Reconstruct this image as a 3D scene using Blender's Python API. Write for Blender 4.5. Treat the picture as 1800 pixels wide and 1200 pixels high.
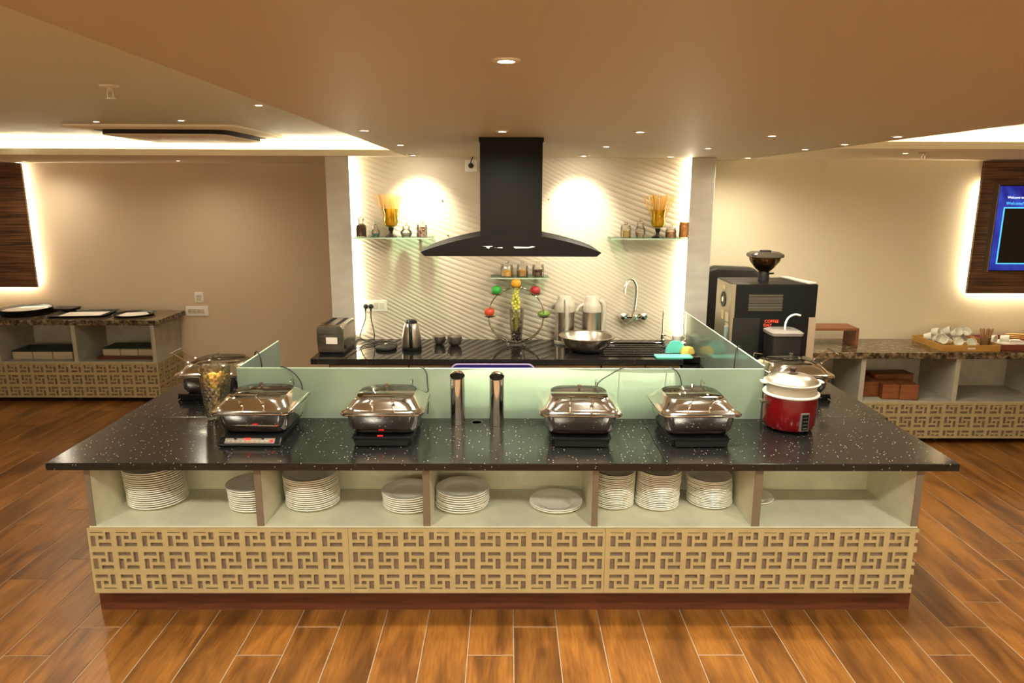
import bpy, math, random
import numpy as np
from mathutils import Vector, Matrix

random.seed(7)
for o in list(bpy.data.objects):
    bpy.data.objects.remove(o)
SC = bpy.context.scene
COL = SC.collection
PI = math.pi

# ------------------------------------------------------------------ camera
cd = bpy.data.cameras.new('camera')
cam = bpy.data.objects.new('camera', cd)
COL.objects.link(cam)
cd.sensor_width = 36.0
cd.lens = 1250.0 / 1800.0 * 36.0
cd.clip_start = 0.05
def _cam_matrix(pitch, yaw, roll):
    p, y, r = map(math.radians, (pitch, yaw, roll))
    fw = Vector((math.sin(y)*math.cos(p), math.cos(y)*math.cos(p), -math.sin(p)))
    rt = Vector((math.cos(y), -math.sin(y), 0)); up = rt.cross(fw)
    r2 = rt*math.cos(r) + up*math.sin(r); u2 = -rt*math.sin(r) + up*math.cos(r)
    return Matrix((( r2.x, u2.x, -fw.x, 0), (r2.y, u2.y, -fw.y, 0), (r2.z, u2.z, -fw.z, 2.0), (0, 0, 0, 1)))
cam.matrix_world = _cam_matrix(12.06, 0.40, 0.22)
SC.camera = cam

# ------------------------------------------------------------------ world, view, cycles
w = bpy.data.worlds.new('world'); SC.world = w; w.use_nodes = True
w.node_tree.nodes['Background'].inputs[0].default_value = (1.0, 0.8, 0.55, 1)
w.node_tree.nodes['Background'].inputs[1].default_value = 0.03
SC.view_settings.view_transform = 'Standard'
SC.view_settings.look = 'None'
SC.view_settings.gamma = 1.0
SC.view_settings.use_curve_mapping = False
SC.view_settings.exposure = 1.0
cy = SC.cycles
cy.use_denoising = True
cy.max_bounces = 10; cy.diffuse_bounces = 6; cy.glossy_bounces = 5
cy.transmission_bounces = 8; cy.transparent_max_bounces = 12
cy.sample_clamp_indirect = 4.0
cy.caustics_reflective = False; cy.caustics_refractive = False
cy.blur_glossy = 0.5

WARM = (1.0, 0.91, 0.71)
LEDC = (1.0, 0.88, 0.62)
E_DOWN = 34.0      # downlights, W
E_SPOT = 32.0      # aimed wall spots, W
E_FRONT = 95.0    # rows over the near side of the island, out of frame
E_FILL = 190.0  # added fill spots behind the camera, W
S_COVE = 50.0      # cove strips
S_BACK = 60.0      # strips behind the veneer panels
S_ALC = 22.0       # strips beside the ribbed wall
CEIL_Z = 2.235
TRAY_Z = 2.38

# ------------------------------------------------------------------ materials
MATS = {}
def _nodes(name):
    m = bpy.data.materials.new(name); m.use_nodes = True
    return m, m.node_tree.nodes, m.node_tree.links
def mat(name, col, rough=0.5, metal=0.0, noise=0.0, nscale=20.0, col2=None, stretch=None, bump=0.0, bscale=None,
        emit=None, estr=0.0, trans=0.0, ior=1.45, coat=0.0, alpha=1.0, spec=0.5, detail=4.0, sharp=None, rnd=0.0):
    if name in MATS: return MATS[name]
    m, N, L = _nodes(name)
    b = N['Principled BSDF']
    b.inputs['Base Color'].default_value = (*col, 1)
    b.inputs['Roughness'].default_value = rough
    b.inputs['Metallic'].default_value = metal
    b.inputs['IOR'].default_value = ior
    b.inputs['Transmission Weight'].default_value = trans
    b.inputs['Coat Weight'].default_value = coat
    b.inputs['Specular IOR Level'].default_value = spec
    b.inputs['Alpha'].default_value = alpha
    if emit:
        b.inputs['Emission Color'].default_value = (*emit, 1)
        b.inputs['Emission Strength'].default_value = estr
    tc = N.new('ShaderNodeTexCoord'); mp = N.new('ShaderNodeMapping')
    L.new(tc.outputs['Object'], mp.inputs['Vector'])
    if stretch: mp.inputs['Scale'].default_value = stretch
    if rnd:
        oi = N.new('ShaderNodeObjectInfo'); mu = N.new('ShaderNodeVectorMath'); mu.operation = 'SCALE'
        mu.inputs['Scale'].default_value = rnd
        cx = N.new('ShaderNodeCombineXYZ')
        for k in range(3): L.new(oi.outputs['Random'], cx.inputs[k])
        L.new(cx.outputs[0], mu.inputs[0]); L.new(mu.outputs[0], mp.inputs['Location'])
    if col2 is not None:
        n = N.new('ShaderNodeTexNoise'); n.inputs['Scale'].default_value = nscale; n.inputs['Detail'].default_value = detail
        L.new(mp.outputs[0], n.inputs['Vector'])
        r = N.new('ShaderNodeValToRGB')
        lo, hi = sharp if sharp else (0.35, 0.65)
        r.color_ramp.elements[0].position = lo; r.color_ramp.elements[1].position = hi
        r.color_ramp.elements[0].color = (*col, 1); r.color_ramp.elements[1].color = (*col2, 1)
        L.new(n.outputs['Fac'], r.inputs[0]); L.new(r.outputs[0], b.inputs['Base Color'])
    if bump:
        n2 = N.new('ShaderNodeTexNoise'); n2.inputs['Scale'].default_value = bscale or nscale; n2.inputs['Detail'].default_value = 3
        L.new(mp.outputs[0], n2.inputs['Vector'])
        bp = N.new('ShaderNodeBump'); bp.inputs['Strength'].default_value = bump; bp.inputs['Distance'].default_value = 0.01
        L.new(n2.outputs['Fac'], bp.inputs['Height']); L.new(bp.outputs[0], b.inputs['Normal'])
    MATS[name] = m
    return m
def emis(name, col, s):
    if name in MATS: return MATS[name]
    m, N, L = _nodes(name)
    N.remove(N['Principled BSDF'])
    e = N.new('ShaderNodeEmission'); e.inputs[0].default_value = (*col, 1); e.inputs[1].default_value = s
    L.new(e.outputs[0], N['Material Output'].inputs[0])
    MATS[name] = m
    return m
def thin_glass(name, tint=(1, 1, 1), clear=0.85, rough=0.02, blend=.35):
    if name in MATS: return MATS[name]
    m, N, L = _nodes(name)
    N.remove(N['Principled BSDF'])
    t = N.new('ShaderNodeBsdfTransparent'); t.inputs[0].default_value = (*[c*clear for c in tint], 1)
    g = N.new('ShaderNodeBsdfGlossy'); g.inputs['Roughness'].default_value = rough
    lw = N.new('ShaderNodeLayerWeight'); lw.inputs['Blend'].default_value = blend
    mx = N.new('ShaderNodeMixShader')
    cl = N.new('ShaderNodeMath'); cl.operation = 'MULTIPLY'; cl.inputs[1].default_value = 0.75
    L.new(lw.outputs['Fresnel'], cl.inputs[0]); L.new(cl.outputs[0], mx.inputs[0])
    L.new(t.outputs[0], mx.inputs[1]); L.new(g.outputs[0], mx.inputs[2])
    L.new(mx.outputs[0], N['Material Output'].inputs[0])
    MATS[name] = m
    return m
def frosted_glass():
    m, N, L = _nodes('frosted_green_glass')
    N.remove(N['Principled BSDF'])
    tc = N.new('ShaderNodeTexCoord'); n = N.new('ShaderNodeTexNoise'); n.inputs['Scale'].default_value = 3.0
    L.new(tc.outputs['Object'], n.inputs['Vector'])
    r = N.new('ShaderNodeValToRGB')
    r.color_ramp.elements[0].position = .3; r.color_ramp.elements[1].position = .7
    r.color_ramp.elements[0].color = (.52, .66, .54, 1); r.color_ramp.elements[1].color = (.66, .78, .66, 1)
    L.new(n.outputs['Fac'], r.inputs[0])
    tl = N.new('ShaderNodeBsdfTranslucent'); df = N.new('ShaderNodeBsdfDiffuse')
    tr = N.new('ShaderNodeBsdfTransparent'); tr.inputs[0].default_value = (.80, .92, .84, 1)
    gl = N.new('ShaderNodeBsdfGlossy'); gl.inputs['Roughness'].default_value = .08
    L.new(r.outputs[0], tl.inputs[0]); L.new(r.outputs[0], df.inputs[0])
    m1 = N.new('ShaderNodeMixShader'); m1.inputs[0].default_value = .4
    L.new(tl.outputs[0], m1.inputs[1]); L.new(df.outputs[0], m1.inputs[2])
    m2 = N.new('ShaderNodeMixShader'); m2.inputs[0].default_value = .42
    L.new(m1.outputs[0], m2.inputs[1]); L.new(tr.outputs[0], m2.inputs[2])
    lw = N.new('ShaderNodeLayerWeight'); lw.inputs['Blend'].default_value = .3
    m3 = N.new('ShaderNodeMixShader'); L.new(lw.outputs['Fresnel'], m3.inputs[0])
    L.new(m2.outputs[0], m3.inputs[1]); L.new(gl.outputs[0], m3.inputs[2])
    L.new(m3.outputs[0], N['Material Output'].inputs[0])
    return m
def granite_black(name, rough, speck=1.0, base=(.010, .0092, .0088)):
    m, N, L = _nodes(name)
    b = N['Principled BSDF']; b.inputs['Roughness'].default_value = rough; b.inputs['Specular IOR Level'].default_value = .36
    tc = N.new('ShaderNodeTexCoord'); v = N.new('ShaderNodeTexVoronoi'); v.inputs['Scale'].default_value = 62
    L.new(tc.outputs['Object'], v.inputs['Vector'])
    r = N.new('ShaderNodeValToRGB'); r.color_ramp.elements[0].position = .10; r.color_ramp.elements[1].position = .20
    r.color_ramp.elements[0].color = (1, 1, 1, 1); r.color_ramp.elements[1].color = (0, 0, 0, 1)
    L.new(v.outputs['Distance'], r.inputs[0])
    wn = N.new('ShaderNodeMath'); wn.operation = 'GREATER_THAN'; wn.inputs[1].default_value = .62
    sx = N.new('ShaderNodeSeparateColor'); L.new(v.outputs['Color'], sx.inputs[0]); L.new(sx.outputs[0], wn.inputs[0])
    ml = N.new('ShaderNodeMath'); ml.operation = 'MULTIPLY'; L.new(r.outputs[0], ml.inputs[0]); L.new(wn.outputs[0], ml.inputs[1])
    m2 = N.new('ShaderNodeMath'); m2.operation = 'MULTIPLY'; m2.inputs[1].default_value = speck; L.new(ml.outputs[0], m2.inputs[0])
    mx = N.new('ShaderNodeMix'); mx.data_type = 'RGBA'; mx.inputs[6].default_value = (*base, 1); mx.inputs[7].default_value = (.5, .47, .42, 1)
    L.new(m2.outputs[0], mx.inputs[0]); L.new(mx.outputs[2], b.inputs['Base Color'])
    return m
def plank_mat():
    m, N, L = _nodes('wood_look_tile')
    b = N['Principled BSDF']; b.inputs['Roughness'].default_value = .34; b.inputs['Specular IOR Level'].default_value = .45
    tc = N.new('ShaderNodeTexCoord'); oi = N.new('ShaderNodeObjectInfo')
    cx = N.new('ShaderNodeCombineXYZ'); sc = N.new('ShaderNodeMath'); sc.operation = 'MULTIPLY'; sc.inputs[1].default_value = 37.
    L.new(oi.outputs['Random'], sc.inputs[0]); L.new(sc.outputs[0], cx.inputs[0]); L.new(sc.outputs[0], cx.inputs[1])
    ad = N.new('ShaderNodeVectorMath'); ad.operation = 'ADD'; L.new(tc.outputs['Object'], ad.inputs[0]); L.new(cx.outputs[0], ad.inputs[1])
    def noise(scale, st, det):
        mp = N.new('ShaderNodeMapping'); mp.inputs['Scale'].default_value = st
        L.new(ad.outputs[0], mp.inputs['Vector'])
        n = N.new('ShaderNodeTexNoise'); n.inputs['Scale'].default_value = scale; n.inputs['Detail'].default_value = det
        n.inputs['Distortion'].default_value = .6
        L.new(mp.outputs[0], n.inputs['Vector']); return n
    n1 = noise(4.0, (2.4, .5, 1), 3); n2 = noise(22.0, (4.0, .35, 1), 5)
    r1 = N.new('ShaderNodeValToRGB'); e = r1.color_ramp.elements
    e[0].position = .33; e[0].color = (.115, .043, .010, 1); e[1].position = .60; e[1].color = (.265, .108, .021, 1)
    L.new(n1.outputs['Fac'], r1.inputs[0])
    r2 = N.new('ShaderNodeValToRGB'); r2.color_ramp.elements[0].position = .3; r2.color_ramp.elements[1].position = .62
    r2.color_ramp.elements[0].color = (.74, .68, .62, 1); r2.color_ramp.elements[1].color = (1.05, 1.05, 1.05, 1)
    L.new(n2.outputs['Fac'], r2.inputs[0])
    mx = N.new('ShaderNodeMix'); mx.data_type = 'RGBA'; mx.blend_type = 'MULTIPLY'; mx.inputs[0].default_value = 1
    L.new(r1.outputs[0], mx.inputs[6]); L.new(r2.outputs[0], mx.inputs[7])
    hs = N.new('ShaderNodeHueSaturation')
    mr = N.new('ShaderNodeMapRange'); mr.inputs['To Min'].default_value = .8; mr.inputs['To Max'].default_value = 1.15
    L.new(oi.outputs['Random'], mr.inputs['Value']); L.new(mr.outputs[0], hs.inputs['Value'])
    L.new(mx.outputs[2], hs.inputs['Color']); L.new(hs.outputs[0], b.inputs['Base Color'])
    return m
def veneer_mat():
    m, N, L = _nodes('dark_striped_veneer')
    b = N['Principled BSDF']; b.inputs['Roughness'].default_value = .4
    tc = N.new('ShaderNodeTexCoord'); mp = N.new('ShaderNodeMapping'); mp.inputs['Scale'].default_value = (.25, 1, 9)
    L.new(tc.outputs['Object'], mp.inputs['Vector'])
    n = N.new('ShaderNodeTexNoise'); n.inputs['Scale'].default_value = 9; n.inputs['Detail'].default_value = 5
    L.new(mp.outputs[0], n.inputs['Vector'])
    r = N.new('ShaderNodeValToRGB'); e = r.color_ramp.elements
    e[0].position = .38; e[0].color = (.030, .013, .006, 1); e[1].position = .62; e[1].color = (.17, .075, .032, 1)
    L.new(n.outputs['Fac'], r.inputs[0]); L.new(r.outputs[0], b.inputs['Base Color'])
    return m
def granite_brown():
    m, N, L = _nodes('brown_granite')
    b = N['Principled BSDF']; b.inputs['Roughness'].default_value = .15
    tc = N.new('ShaderNodeTexCoord'); n = N.new('ShaderNodeTexNoise'); n.inputs['Scale'].default_value = 26; n.inputs['Detail'].default_value = 8
    n.inputs['Roughness'].default_value = .7
    L.new(tc.outputs['Object'], n.inputs['Vector'])
    r = N.new('ShaderNodeValToRGB'); e = r.color_ramp.elements
    e[0].position = .40; e[0].color = (.02, .016, .012, 1); e[1].position = .60; e[1].color = (.27, .20, .12, 1)
    x = e.new(.5); x.color = (.11, .075, .04, 1)
    L.new(n.outputs['Fac'], r.inputs[0]); L.new(r.outputs[0], b.inputs['Base Color'])
    return m

M_ceil = mat('soffit_paint', (.44, .375, .25), .55, bump=.05, bscale=3)
M_tray = mat('tray_ceiling_paint', (.56, .56, .43), .6)
M_cove = mat('cove_paint', (.82, .74, .58), .6)
M_wall_l = mat('rose_beige_paint', (.58, .45, .32), .7, col2=(.61, .48, .34), nscale=1.2)
M_wall_r = mat('cream_paint', (.70, .62, .44), .7, col2=(.72, .63, .46), nscale=1.2)
M_wall = mat('plain_wall_paint', (.80, .76, .64), .8)
M_col = mat('grey_laminate_column', (.49, .455, .40), .5, col2=(.55, .515, .455), nscale=6, stretch=(1, 1, 3))
M_rib = mat('ribbed_stone_cream', (.56, .495, .39), .55)
M_lam = mat('pale_green_grey_laminate', (.62, .61, .47), .45, col2=(.70, .69, .54), nscale=9, detail=6)
M_lamedge = mat('brown_laminate_edge', (.15, .118, .085), .5)
M_lam2 = mat('dimmed_grey_laminate', (.36, .335, .27), .5, col2=(.44, .41, .33), nscale=9, detail=6)  # laminate coloured darker to stand for the weaker light on the side cabinets
M_lat = mat('tan_lattice', (.36, .285, .14), .55, col2=(.40, .32, .165), nscale=14)
M_latb = mat('mauve_brown_backing', (.22, .155, .11), .6, col2=(.18, .125, .09), nscale=60)
M_plinth = mat('dark_red_wood', (.12, .035, .014), .35, col2=(.07, .02, .01), nscale=12, stretch=(.3, 1, 4))
M_gran = granite_black('black_granite_speckled', .17, .75)
M_gran2 = granite_black('black_granite_polished', .045, .25, (.012, .011, .010))
M_brn = granite_brown()
M_plank = plank_mat()
M_grout = mat('grout', (.34, .27, .19), .7)
M_ven = veneer_mat()
M_frost = frosted_glass()
M_black = mat('black_gloss', (.012, .012, .013), .12)
M_blackm = mat('black_matt_metal', (.007, .0065, .006), .5, spec=.08)
M_blackp = mat('black_plastic', (.010, .010, .010), .35, spec=.3)
M_rub = mat('black_rubber', (.015, .015, .014), .6)
M_steel = mat('polished_steel', (.80, .78, .74), .10, 1.0)
M_steelb = mat('brushed_steel', (.58, .52, .45), .28, 1.0, bump=.02, bscale=200)
M_chrome = mat('chrome', (.85, .83, .8), .05, 1.0)
M_white = mat('white_china', (.90, .89, .80), .22, coat=.3)
M_wp = mat('white_plastic', (.84, .82, .76), .35)
M_creamp = mat('cream_plastic', (.60, .54, .42), .35)
M_paper = mat('white_paper', (.85, .78, .68), .8)
M_tglass = thin_glass('clear_glass', (1, .99, .97), .975)
M_shelfg = thin_glass('green_shelf_glass', (.72, .95, .82), .9)
M_edgeg = mat('green_glass_edge', (.50, .66, .50), .2)
M_lidg = thin_glass('lid_glass', (.95, .93, .88), .95, .02, .55)
M_red = mat('red_enamel', (.15, .004, .006), .18, coat=.5)
M_led = emis('downlight_glow', (1.0, .9, .7), 30.)
M_cutg = thin_glass('cut_crystal', (1, .985, .95), .97, .06, .52)
M_ledred = emis('red_digits', (1.0, .02, .015), 1.6)
M_lacq = mat('cabinet_door_cream', (.50, .40, .25), .4)
M_darkgap = mat('dark_void', (.012, .01, .008), .9)

# ------------------------------------------------------------------ mesh helpers
class MB:
    def __init__(s, org=(0, 0, 0)):
        s.v = []; s.f = []; s.o = Vector(org)
    def add(s, vs, fs):
        n = len(s.v)
        s.v += [tuple(Vector(p) - s.o) for p in vs]
        s.f += [tuple(i + n for i in f) for f in fs]
        return s
    def box(s, a, b, rot=None, piv=None):
        x0, y0, z0 = a; x1, y1, z1 = b
        vs = [(x0,y0,z0),(x1,y0,z0),(x1,y1,z0),(x0,y1,z0),(x0,y0,z1),(x1,y0,z1),(x1,y1,z1),(x0,y1,z1)]
        if rot is not None:
            pv = Vector(piv if piv else ((x0+x1)/2, (y0+y1)/2, (z0+z1)/2))
            vs = [tuple(rot @ (Vector(p) - pv) + pv) for p in vs]
        return s.add(vs, [(0,3,2,1),(4,5,6,7),(0,1,5,4),(1,2,6,5),(2,3,7,6),(3,0,4,7)])
    def lathe(s, prof, seg=24, c=(0, 0, 0), rot=None, close=False):
        vs = []; fs = []
        n = len(prof)
        for r, z in prof:
            for k in range(seg):
                a = 2*PI*k/seg
                p = Vector((r*math.cos(a), r*math.sin(a), z))
                if rot is not None: p = rot @ p
                vs.append((p.x+c[0], p.y+c[1], p.z+c[2]))
        for i in range(n-1 if not close else n):
            j = (i+1) % n
            for k in range(seg):
                k2 = (k+1) % seg
                fs.append((i*seg+k, i*seg+k2, j*seg+k2, j*seg+k))
        if not close:
            if prof[0][0] > 1e-6: fs.append(tuple(range(seg-1, -1, -1)))
            if prof[-1][0] > 1e-6: fs.append(tuple((n-1)*seg+k for k in range(seg)))
        return s.add(vs, fs)
    def tube(s, pts, r, seg=8, closed=False):
        pts = [Vector(p) for p in pts]; n = len(pts); vs = []; fs = []
        up = Vector((0, 0, 1)); prev = None
        for i, p in enumerate(pts):
            if closed: t = pts[(i+1) % n] - pts[i-1]
            else: t = pts[min(i+1, n-1)] - pts[max(i-1, 0)]
            t.normalize()
            if prev is None:
                a = t.cross(up)
                if a.length < 1e-3: a = t.cross(Vector((1, 0, 0)))
            else:
                a = prev - t*prev.dot(t)
            a.normalize(); prev = a; b = t.cross(a)
            rr = r[i] if isinstance(r, (list, tuple)) else r
            for k in range(seg):
                q = 2*PI*k/seg
                vs.append(tuple(p + a*rr*math.cos(q) + b*rr*math.sin(q)))
        for i in range(n if closed else n-1):
            j = (i+1) % n
            for k in range(seg):
                k2 = (k+1) % seg
                fs.append((i*seg+k, i*seg+k2, j*seg+k2, j*seg+k))
        if not closed:
            fs.append(tuple(range(seg-1, -1, -1))); fs.append(tuple((n-1)*seg+k for k in range(seg)))
        return s.add(vs, fs)
    def loft(s, rings, cap0=True, cap1=True):
        n = len(rings[0]); vs = [p for r in rings for p in r]; fs = []
        for i in range(len(rings)-1):
            for k in range(n):
                k2 = (k+1) % n
                fs.append((i*n+k, i*n+k2, (i+1)*n+k2, (i+1)*n+k))
        if cap0: fs.append(tuple(range(n-1, -1, -1)))
        if cap1: fs.append(tuple((len(rings)-1)*n+k for k in range(n)))
        return s.add(vs, fs)
    def prism(s, poly, y0, y1):          # poly in (x,z), extruded along y
        n = len(poly)
        vs = [(x, y0, z) for x, z in poly] + [(x, y1, z) for x, z in poly]
        fs = [tuple(range(n)), tuple(range(2*n-1, n-1, -1))]
        for k in range(n):
            k2 = (k+1) % n
            fs.append((k2, k, n+k, n+k2))
        return s.add(vs, fs)
    def obj(s, name, m, parent=None, smooth=False, bev=0.0, kind=None):
        me = bpy.data.meshes.new(name); me.from_pydata(s.v, [], s.f); me.materials.append(m)
        if smooth:
            me.polygons.foreach_set('use_smooth', [True]*len(me.polygons))
            me.update()
            try: me.set_sharp_from_angle(angle=math.radians(38))
            except Exception: pass
        me.update()
        o = bpy.data.objects.new(name, me); COL.objects.link(o)
        if parent is not None: o.parent = parent
        if bev:
            b = o.modifiers.new('bevel', 'BEVEL'); b.width = bev; b.segments = 2; b.limit_method = 'ANGLE'
        if kind: o['kind'] = kind
        return o
def rrect(cx, cy, hx, hy, r, z, k=5):
    out = []
    for qx, qy, a0 in ((1, 1, 0), (-1, 1, 90), (-1, -1, 180), (1, -1, 270)):
        for i in range(k+1):
            a = math.radians(a0 + 90.*i/k)
            out.append((cx + qx*(hx-r) + r*math.cos(a), cy + qy*(hy-r) + r*math.sin(a), z))
    return out
def arc(c, r, a0, a1, n, plane='xz'):
    out = []
    for i in range(n+1):
        a = math.radians(a0 + (a1-a0)*i/n)
        u, v = r*math.cos(a), r*math.sin(a)
        out.append((c[0]+u, c[1], c[2]+v) if plane == 'xz' else (c[0], c[1]+u, c[2]+v) if plane == 'yz' else (c[0]+u, c[1]+v, c[2]))
    return out
def smoothpath(pts, n=6):
    P = [Vector(p) for p in pts]; out = []
    for i in range(len(P)-1):
        a = P[max(i-1, 0)]; b = P[i]; c = P[i+1]; d = P[min(i+2, len(P)-1)]
        for j in range(n):
            t = j/n
            out.append(tuple(.5*((2*b) + (c-a)*t + (2*a-5*b+4*c-d)*t*t + (3*b-a-3*c+d)*t**3)))
    out.append(tuple(P[-1])); return out
def tag(o, label, cat, group=None, kind=None):
    o['label'] = label; o['category'] = cat
    if group: o['group'] = group
    if kind: o['kind'] = kind
    return o
def thing(name, label, cat, loc=(0, 0, 0), rz=0.0, group=None):
    o = bpy.data.objects.new(name, None); COL.objects.link(o); o.empty_display_size = .05
    o.location = loc; o.rotation_euler = (0, 0, rz)
    return tag(o, label, cat, group)
def struct(o): o['kind'] = 'structure'; return o
def dup(root, loc, rz=None, label=None, group=None):
    r = root.copy(); COL.objects.link(r); r.location = loc
    if rz is not None: r.rotation_euler = (0, 0, rz) if not isinstance(rz, tuple) else rz
    if label: r['label'] = label
    if group: r['group'] = group
    for ch in list(root.children):
        c = ch.copy(); COL.objects.link(c); c.parent = r
        for g in list(ch.children):
            d = g.copy(); COL.objects.link(d); d.parent = c
    return r
def text(name, s, size, m, parent, loc, rot, extrude=.0008):
    c = bpy.data.curves.new(name, 'FONT'); c.body = s; c.size = size; c.extrude = extrude; c.align_x = 'CENTER'; c.align_y = 'CENTER'
    c.materials.append(m)
    tmp = bpy.data.objects.new('tmp', c); COL.objects.link(tmp)
    bpy.context.view_layer.update()
    me = bpy.data.meshes.new_from_object(tmp.evaluated_get(bpy.context.evaluated_depsgraph_get()))
    bpy.data.objects.remove(tmp)
    me.name = name
    if not me.materials: me.materials.append(m)
    o = bpy.data.objects.new(name, me); COL.objects.link(o); o.parent = parent; o.location = loc; o.rotation_euler = rot
    return o
def lamp(name, typ, loc, energy, col=WARM, rot=(0, 0, 0), **k):
    l = bpy.data.lights.new(name, typ); l.energy = energy; l.color = col
    for a, b in k.items(): setattr(l, a, b)
    o = bpy.data.objects.new(name, l); COL.objects.link(o); o.location = loc; o.rotation_euler = rot
    return o
ORD = ['top', 'second', 'third', 'fourth', 'fifth', 'sixth', 'seventh', 'eighth', 'ninth', 'tenth', 'eleventh', 'twelfth',
       'thirteenth', 'fourteenth', 'fifteenth', 'sixteenth', 'seventeenth', 'eighteenth', 'nineteenth', 'twentieth', '21st', '22nd']

# ================================================================== ROOM SHELL
XL, XR, YB, YF = -6.5, 6.5, -3.5, 7.1
floor = struct(MB().box((XL, YB, -.10), (XR, YF, -.0025)).obj('floor', M_grout))
# plank tiles: columns .203 wide, 1.0325 long, stepping a fifth of a length per column
PW, PL, GAP = .203, 1.0325, .0021
pieces = []
for k in range(-33, 33):
    x0 = .032 + PW*k
    if x0 < XL or x0 + PW > XR: continue
    y = 2.975 + .2065*k
    y -= PL*math.ceil((y - YB)/PL)
    while y < YF:
        a, b = max(y, YB), min(y+PL, YF)
        if b - a > .03: pieces.append((x0, x0+PW, a, b))
        y += PL
def plank_score(p):
    x0, x1, y0, y1 = p
    cxp, cyp = (x0+x1)/2, (y0+y1)/2
    if x0 > -1.93 and x1 < 1.93 and y0 > 3.12: return 99          # under or behind the island
    if y1 < 2.45: return 60                                       # in front of the frame
    if abs(cxp) > .80*cyp + .5: return 50
    if cxp > 2.3 and y0 > 5.6: return 70
    if cxp < -3.2 and y0 > 6.6: return 70
    if -2.0 < cxp < 2.0 and y0 > 5.0: return 80
    return abs(cyp - 2.0)
pieces.sort(key=plank_score)
cache = {}
def plank_mesh(L):
    key = round(L, 3)
    if key not in cache:
        hx, hy, c = PW/2-GAP, L/2-GAP, .0022
        me = bpy.data.meshes.new('plank')
        vs = [(-hx,-hy,-.008),(hx,-hy,-.008),(hx,hy,-.008),(-hx,hy,-.008),
              (-hx,-hy,-.0018),(hx,-hy,-.0018),(hx,hy,-.0018),(-hx,hy,-.0018),
              (-hx+c,-hy+c,0),(hx-c,-hy+c,0),(hx-c,hy-c,0),(-hx+c,hy-c,0)]
        fs = [(0,3,2,1),(8,9,10,11)]
        for i in range(4):
            j = (i+1) % 4
            fs += [(i, j, 4+j, 4+i), (4+i, 4+j, 8+j, 8+i)]
        me.from_pydata(vs, [], fs); me.materials.append(M_plank); me.update(); cache[key] = me
    return cache[key]
rest = MB()
for i, (x0, x1, y0, y1) in enumerate(pieces):
    if i < 290 and plank_score((x0, x1, y0, y1)) < 50:
        o = bpy.data.objects.new('plank', plank_mesh(y1-y0)); COL.objects.link(o); o.parent = floor
        o.location = ((x0+x1)/2, (y0+y1)/2, 0)
    else:
        rest.box((x0+GAP, y0+GAP, -.007), (x1-GAP, y1-GAP, 0))
rest.obj('distant_planks', M_plank, floor, kind='stuff')

# walls
struct(MB().box((XL, YF, 0), (-1.345, YF+.1, 2.9)).obj('wall_back_left', M_wall_l))
struct(MB().box((1.345, 5.95, 0), (XR, 6.05, 2.9)).obj('wall_back_right', M_wall_r))
struct(MB().box((XL-.1, YB, 0), (XL, YF+.1, 2.9)).obj('wall_left', M_wall_l))
struct(MB().box((XR, YB, 0), (XR+.1, YF+.1, 2.9)).obj('wall_right', M_wall_r))
struct(MB().box((XL, YB-.1, 0), (XR, YB, 2.9)).obj('wall_front', M_wall))
struct(MB().box((-1.345, 5.40, 0), (-1.172, YF+.1, CEIL_Z)).obj('wall_pier_left', M_col, bev=.003))
struct(MB().box((1.362, 5.40, 0), (1.54, 6.05, CEIL_Z)).obj('wall_pier_right', M_col, bev=.003))
# ribbed feature wall: real relief
def ribbed_wall():
    x0, x1, z0, z1, yb = -1.172, 1.362, .80, CEIL_Z, 5.47
    nx, nz = 320, 420
    X, Z = np.meshgrid(np.linspace(x0, x1, nx), np.linspace(z0, z1, nz))
    u = (X - x0)
    ph = Z + .45*u + .046*np.sin(2*PI*(X - .62 + .8*(Z-1.5))/1.72)
    T = .0355
    q = (ph / T) % 1.0
    amp = .0105*np.clip(.6 + .4*np.sin(1.3*X + 2.2*Z + .8), .25, 1)
    hgt = amp*np.power(np.sin(PI*q), .55)
    Y = yb - hgt
    v = np.stack([X, Y, Z], -1).reshape(-1, 3)
    idx = np.arange(nx*nz).reshape(nz, nx)
    f = np.stack([idx[:-1, :-1], idx[:-1, 1:], idx[1:, 1:], idx[1:, :-1]], -1).reshape(-1, 4)
    me = bpy.data.meshes.new('wall_back'); me.vertices.add(len(v)); me.vertices.foreach_set('co', v.ravel())
    me.loops.add(f.size); me.loops.foreach_set('vertex_index', f.ravel())
    me.polygons.add(len(f)); me.polygons.foreach_set('loop_start', np.arange(0, f.size, 4)); me.polygons.foreach_set('loop_total', np.full(len(f), 4))
    me.polygons.foreach_set('use_smooth', np.ones(len(f), bool))
    me.materials.append(M_rib); me.update(); me.validate()
    o = bpy.data.objects.new('wall_back', me); COL.objects.link(o); struct(o)
    MB().box((x0, 5.475, 0), (x1, 5.58, CEIL_Z)).obj('wall_core', M_rib, o)
    h = MB()
    for x, z in ((-.49, 1.915), (-.19, 1.915), (-.45, 1.655), (-.235, 1.66), (.31, 1.93)):
        h.box((x-.004, 5.455, z-.004), (x+.004, 5.47, z+.004))
    h.obj('screw_hole', M_darkgap, o)
    return o
ribbed_wall()

# ceilings
ceil = struct(MB().box((XL, YB, 2.75), (XR, YF, 2.85)).obj('ceiling', M_tray))
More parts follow.
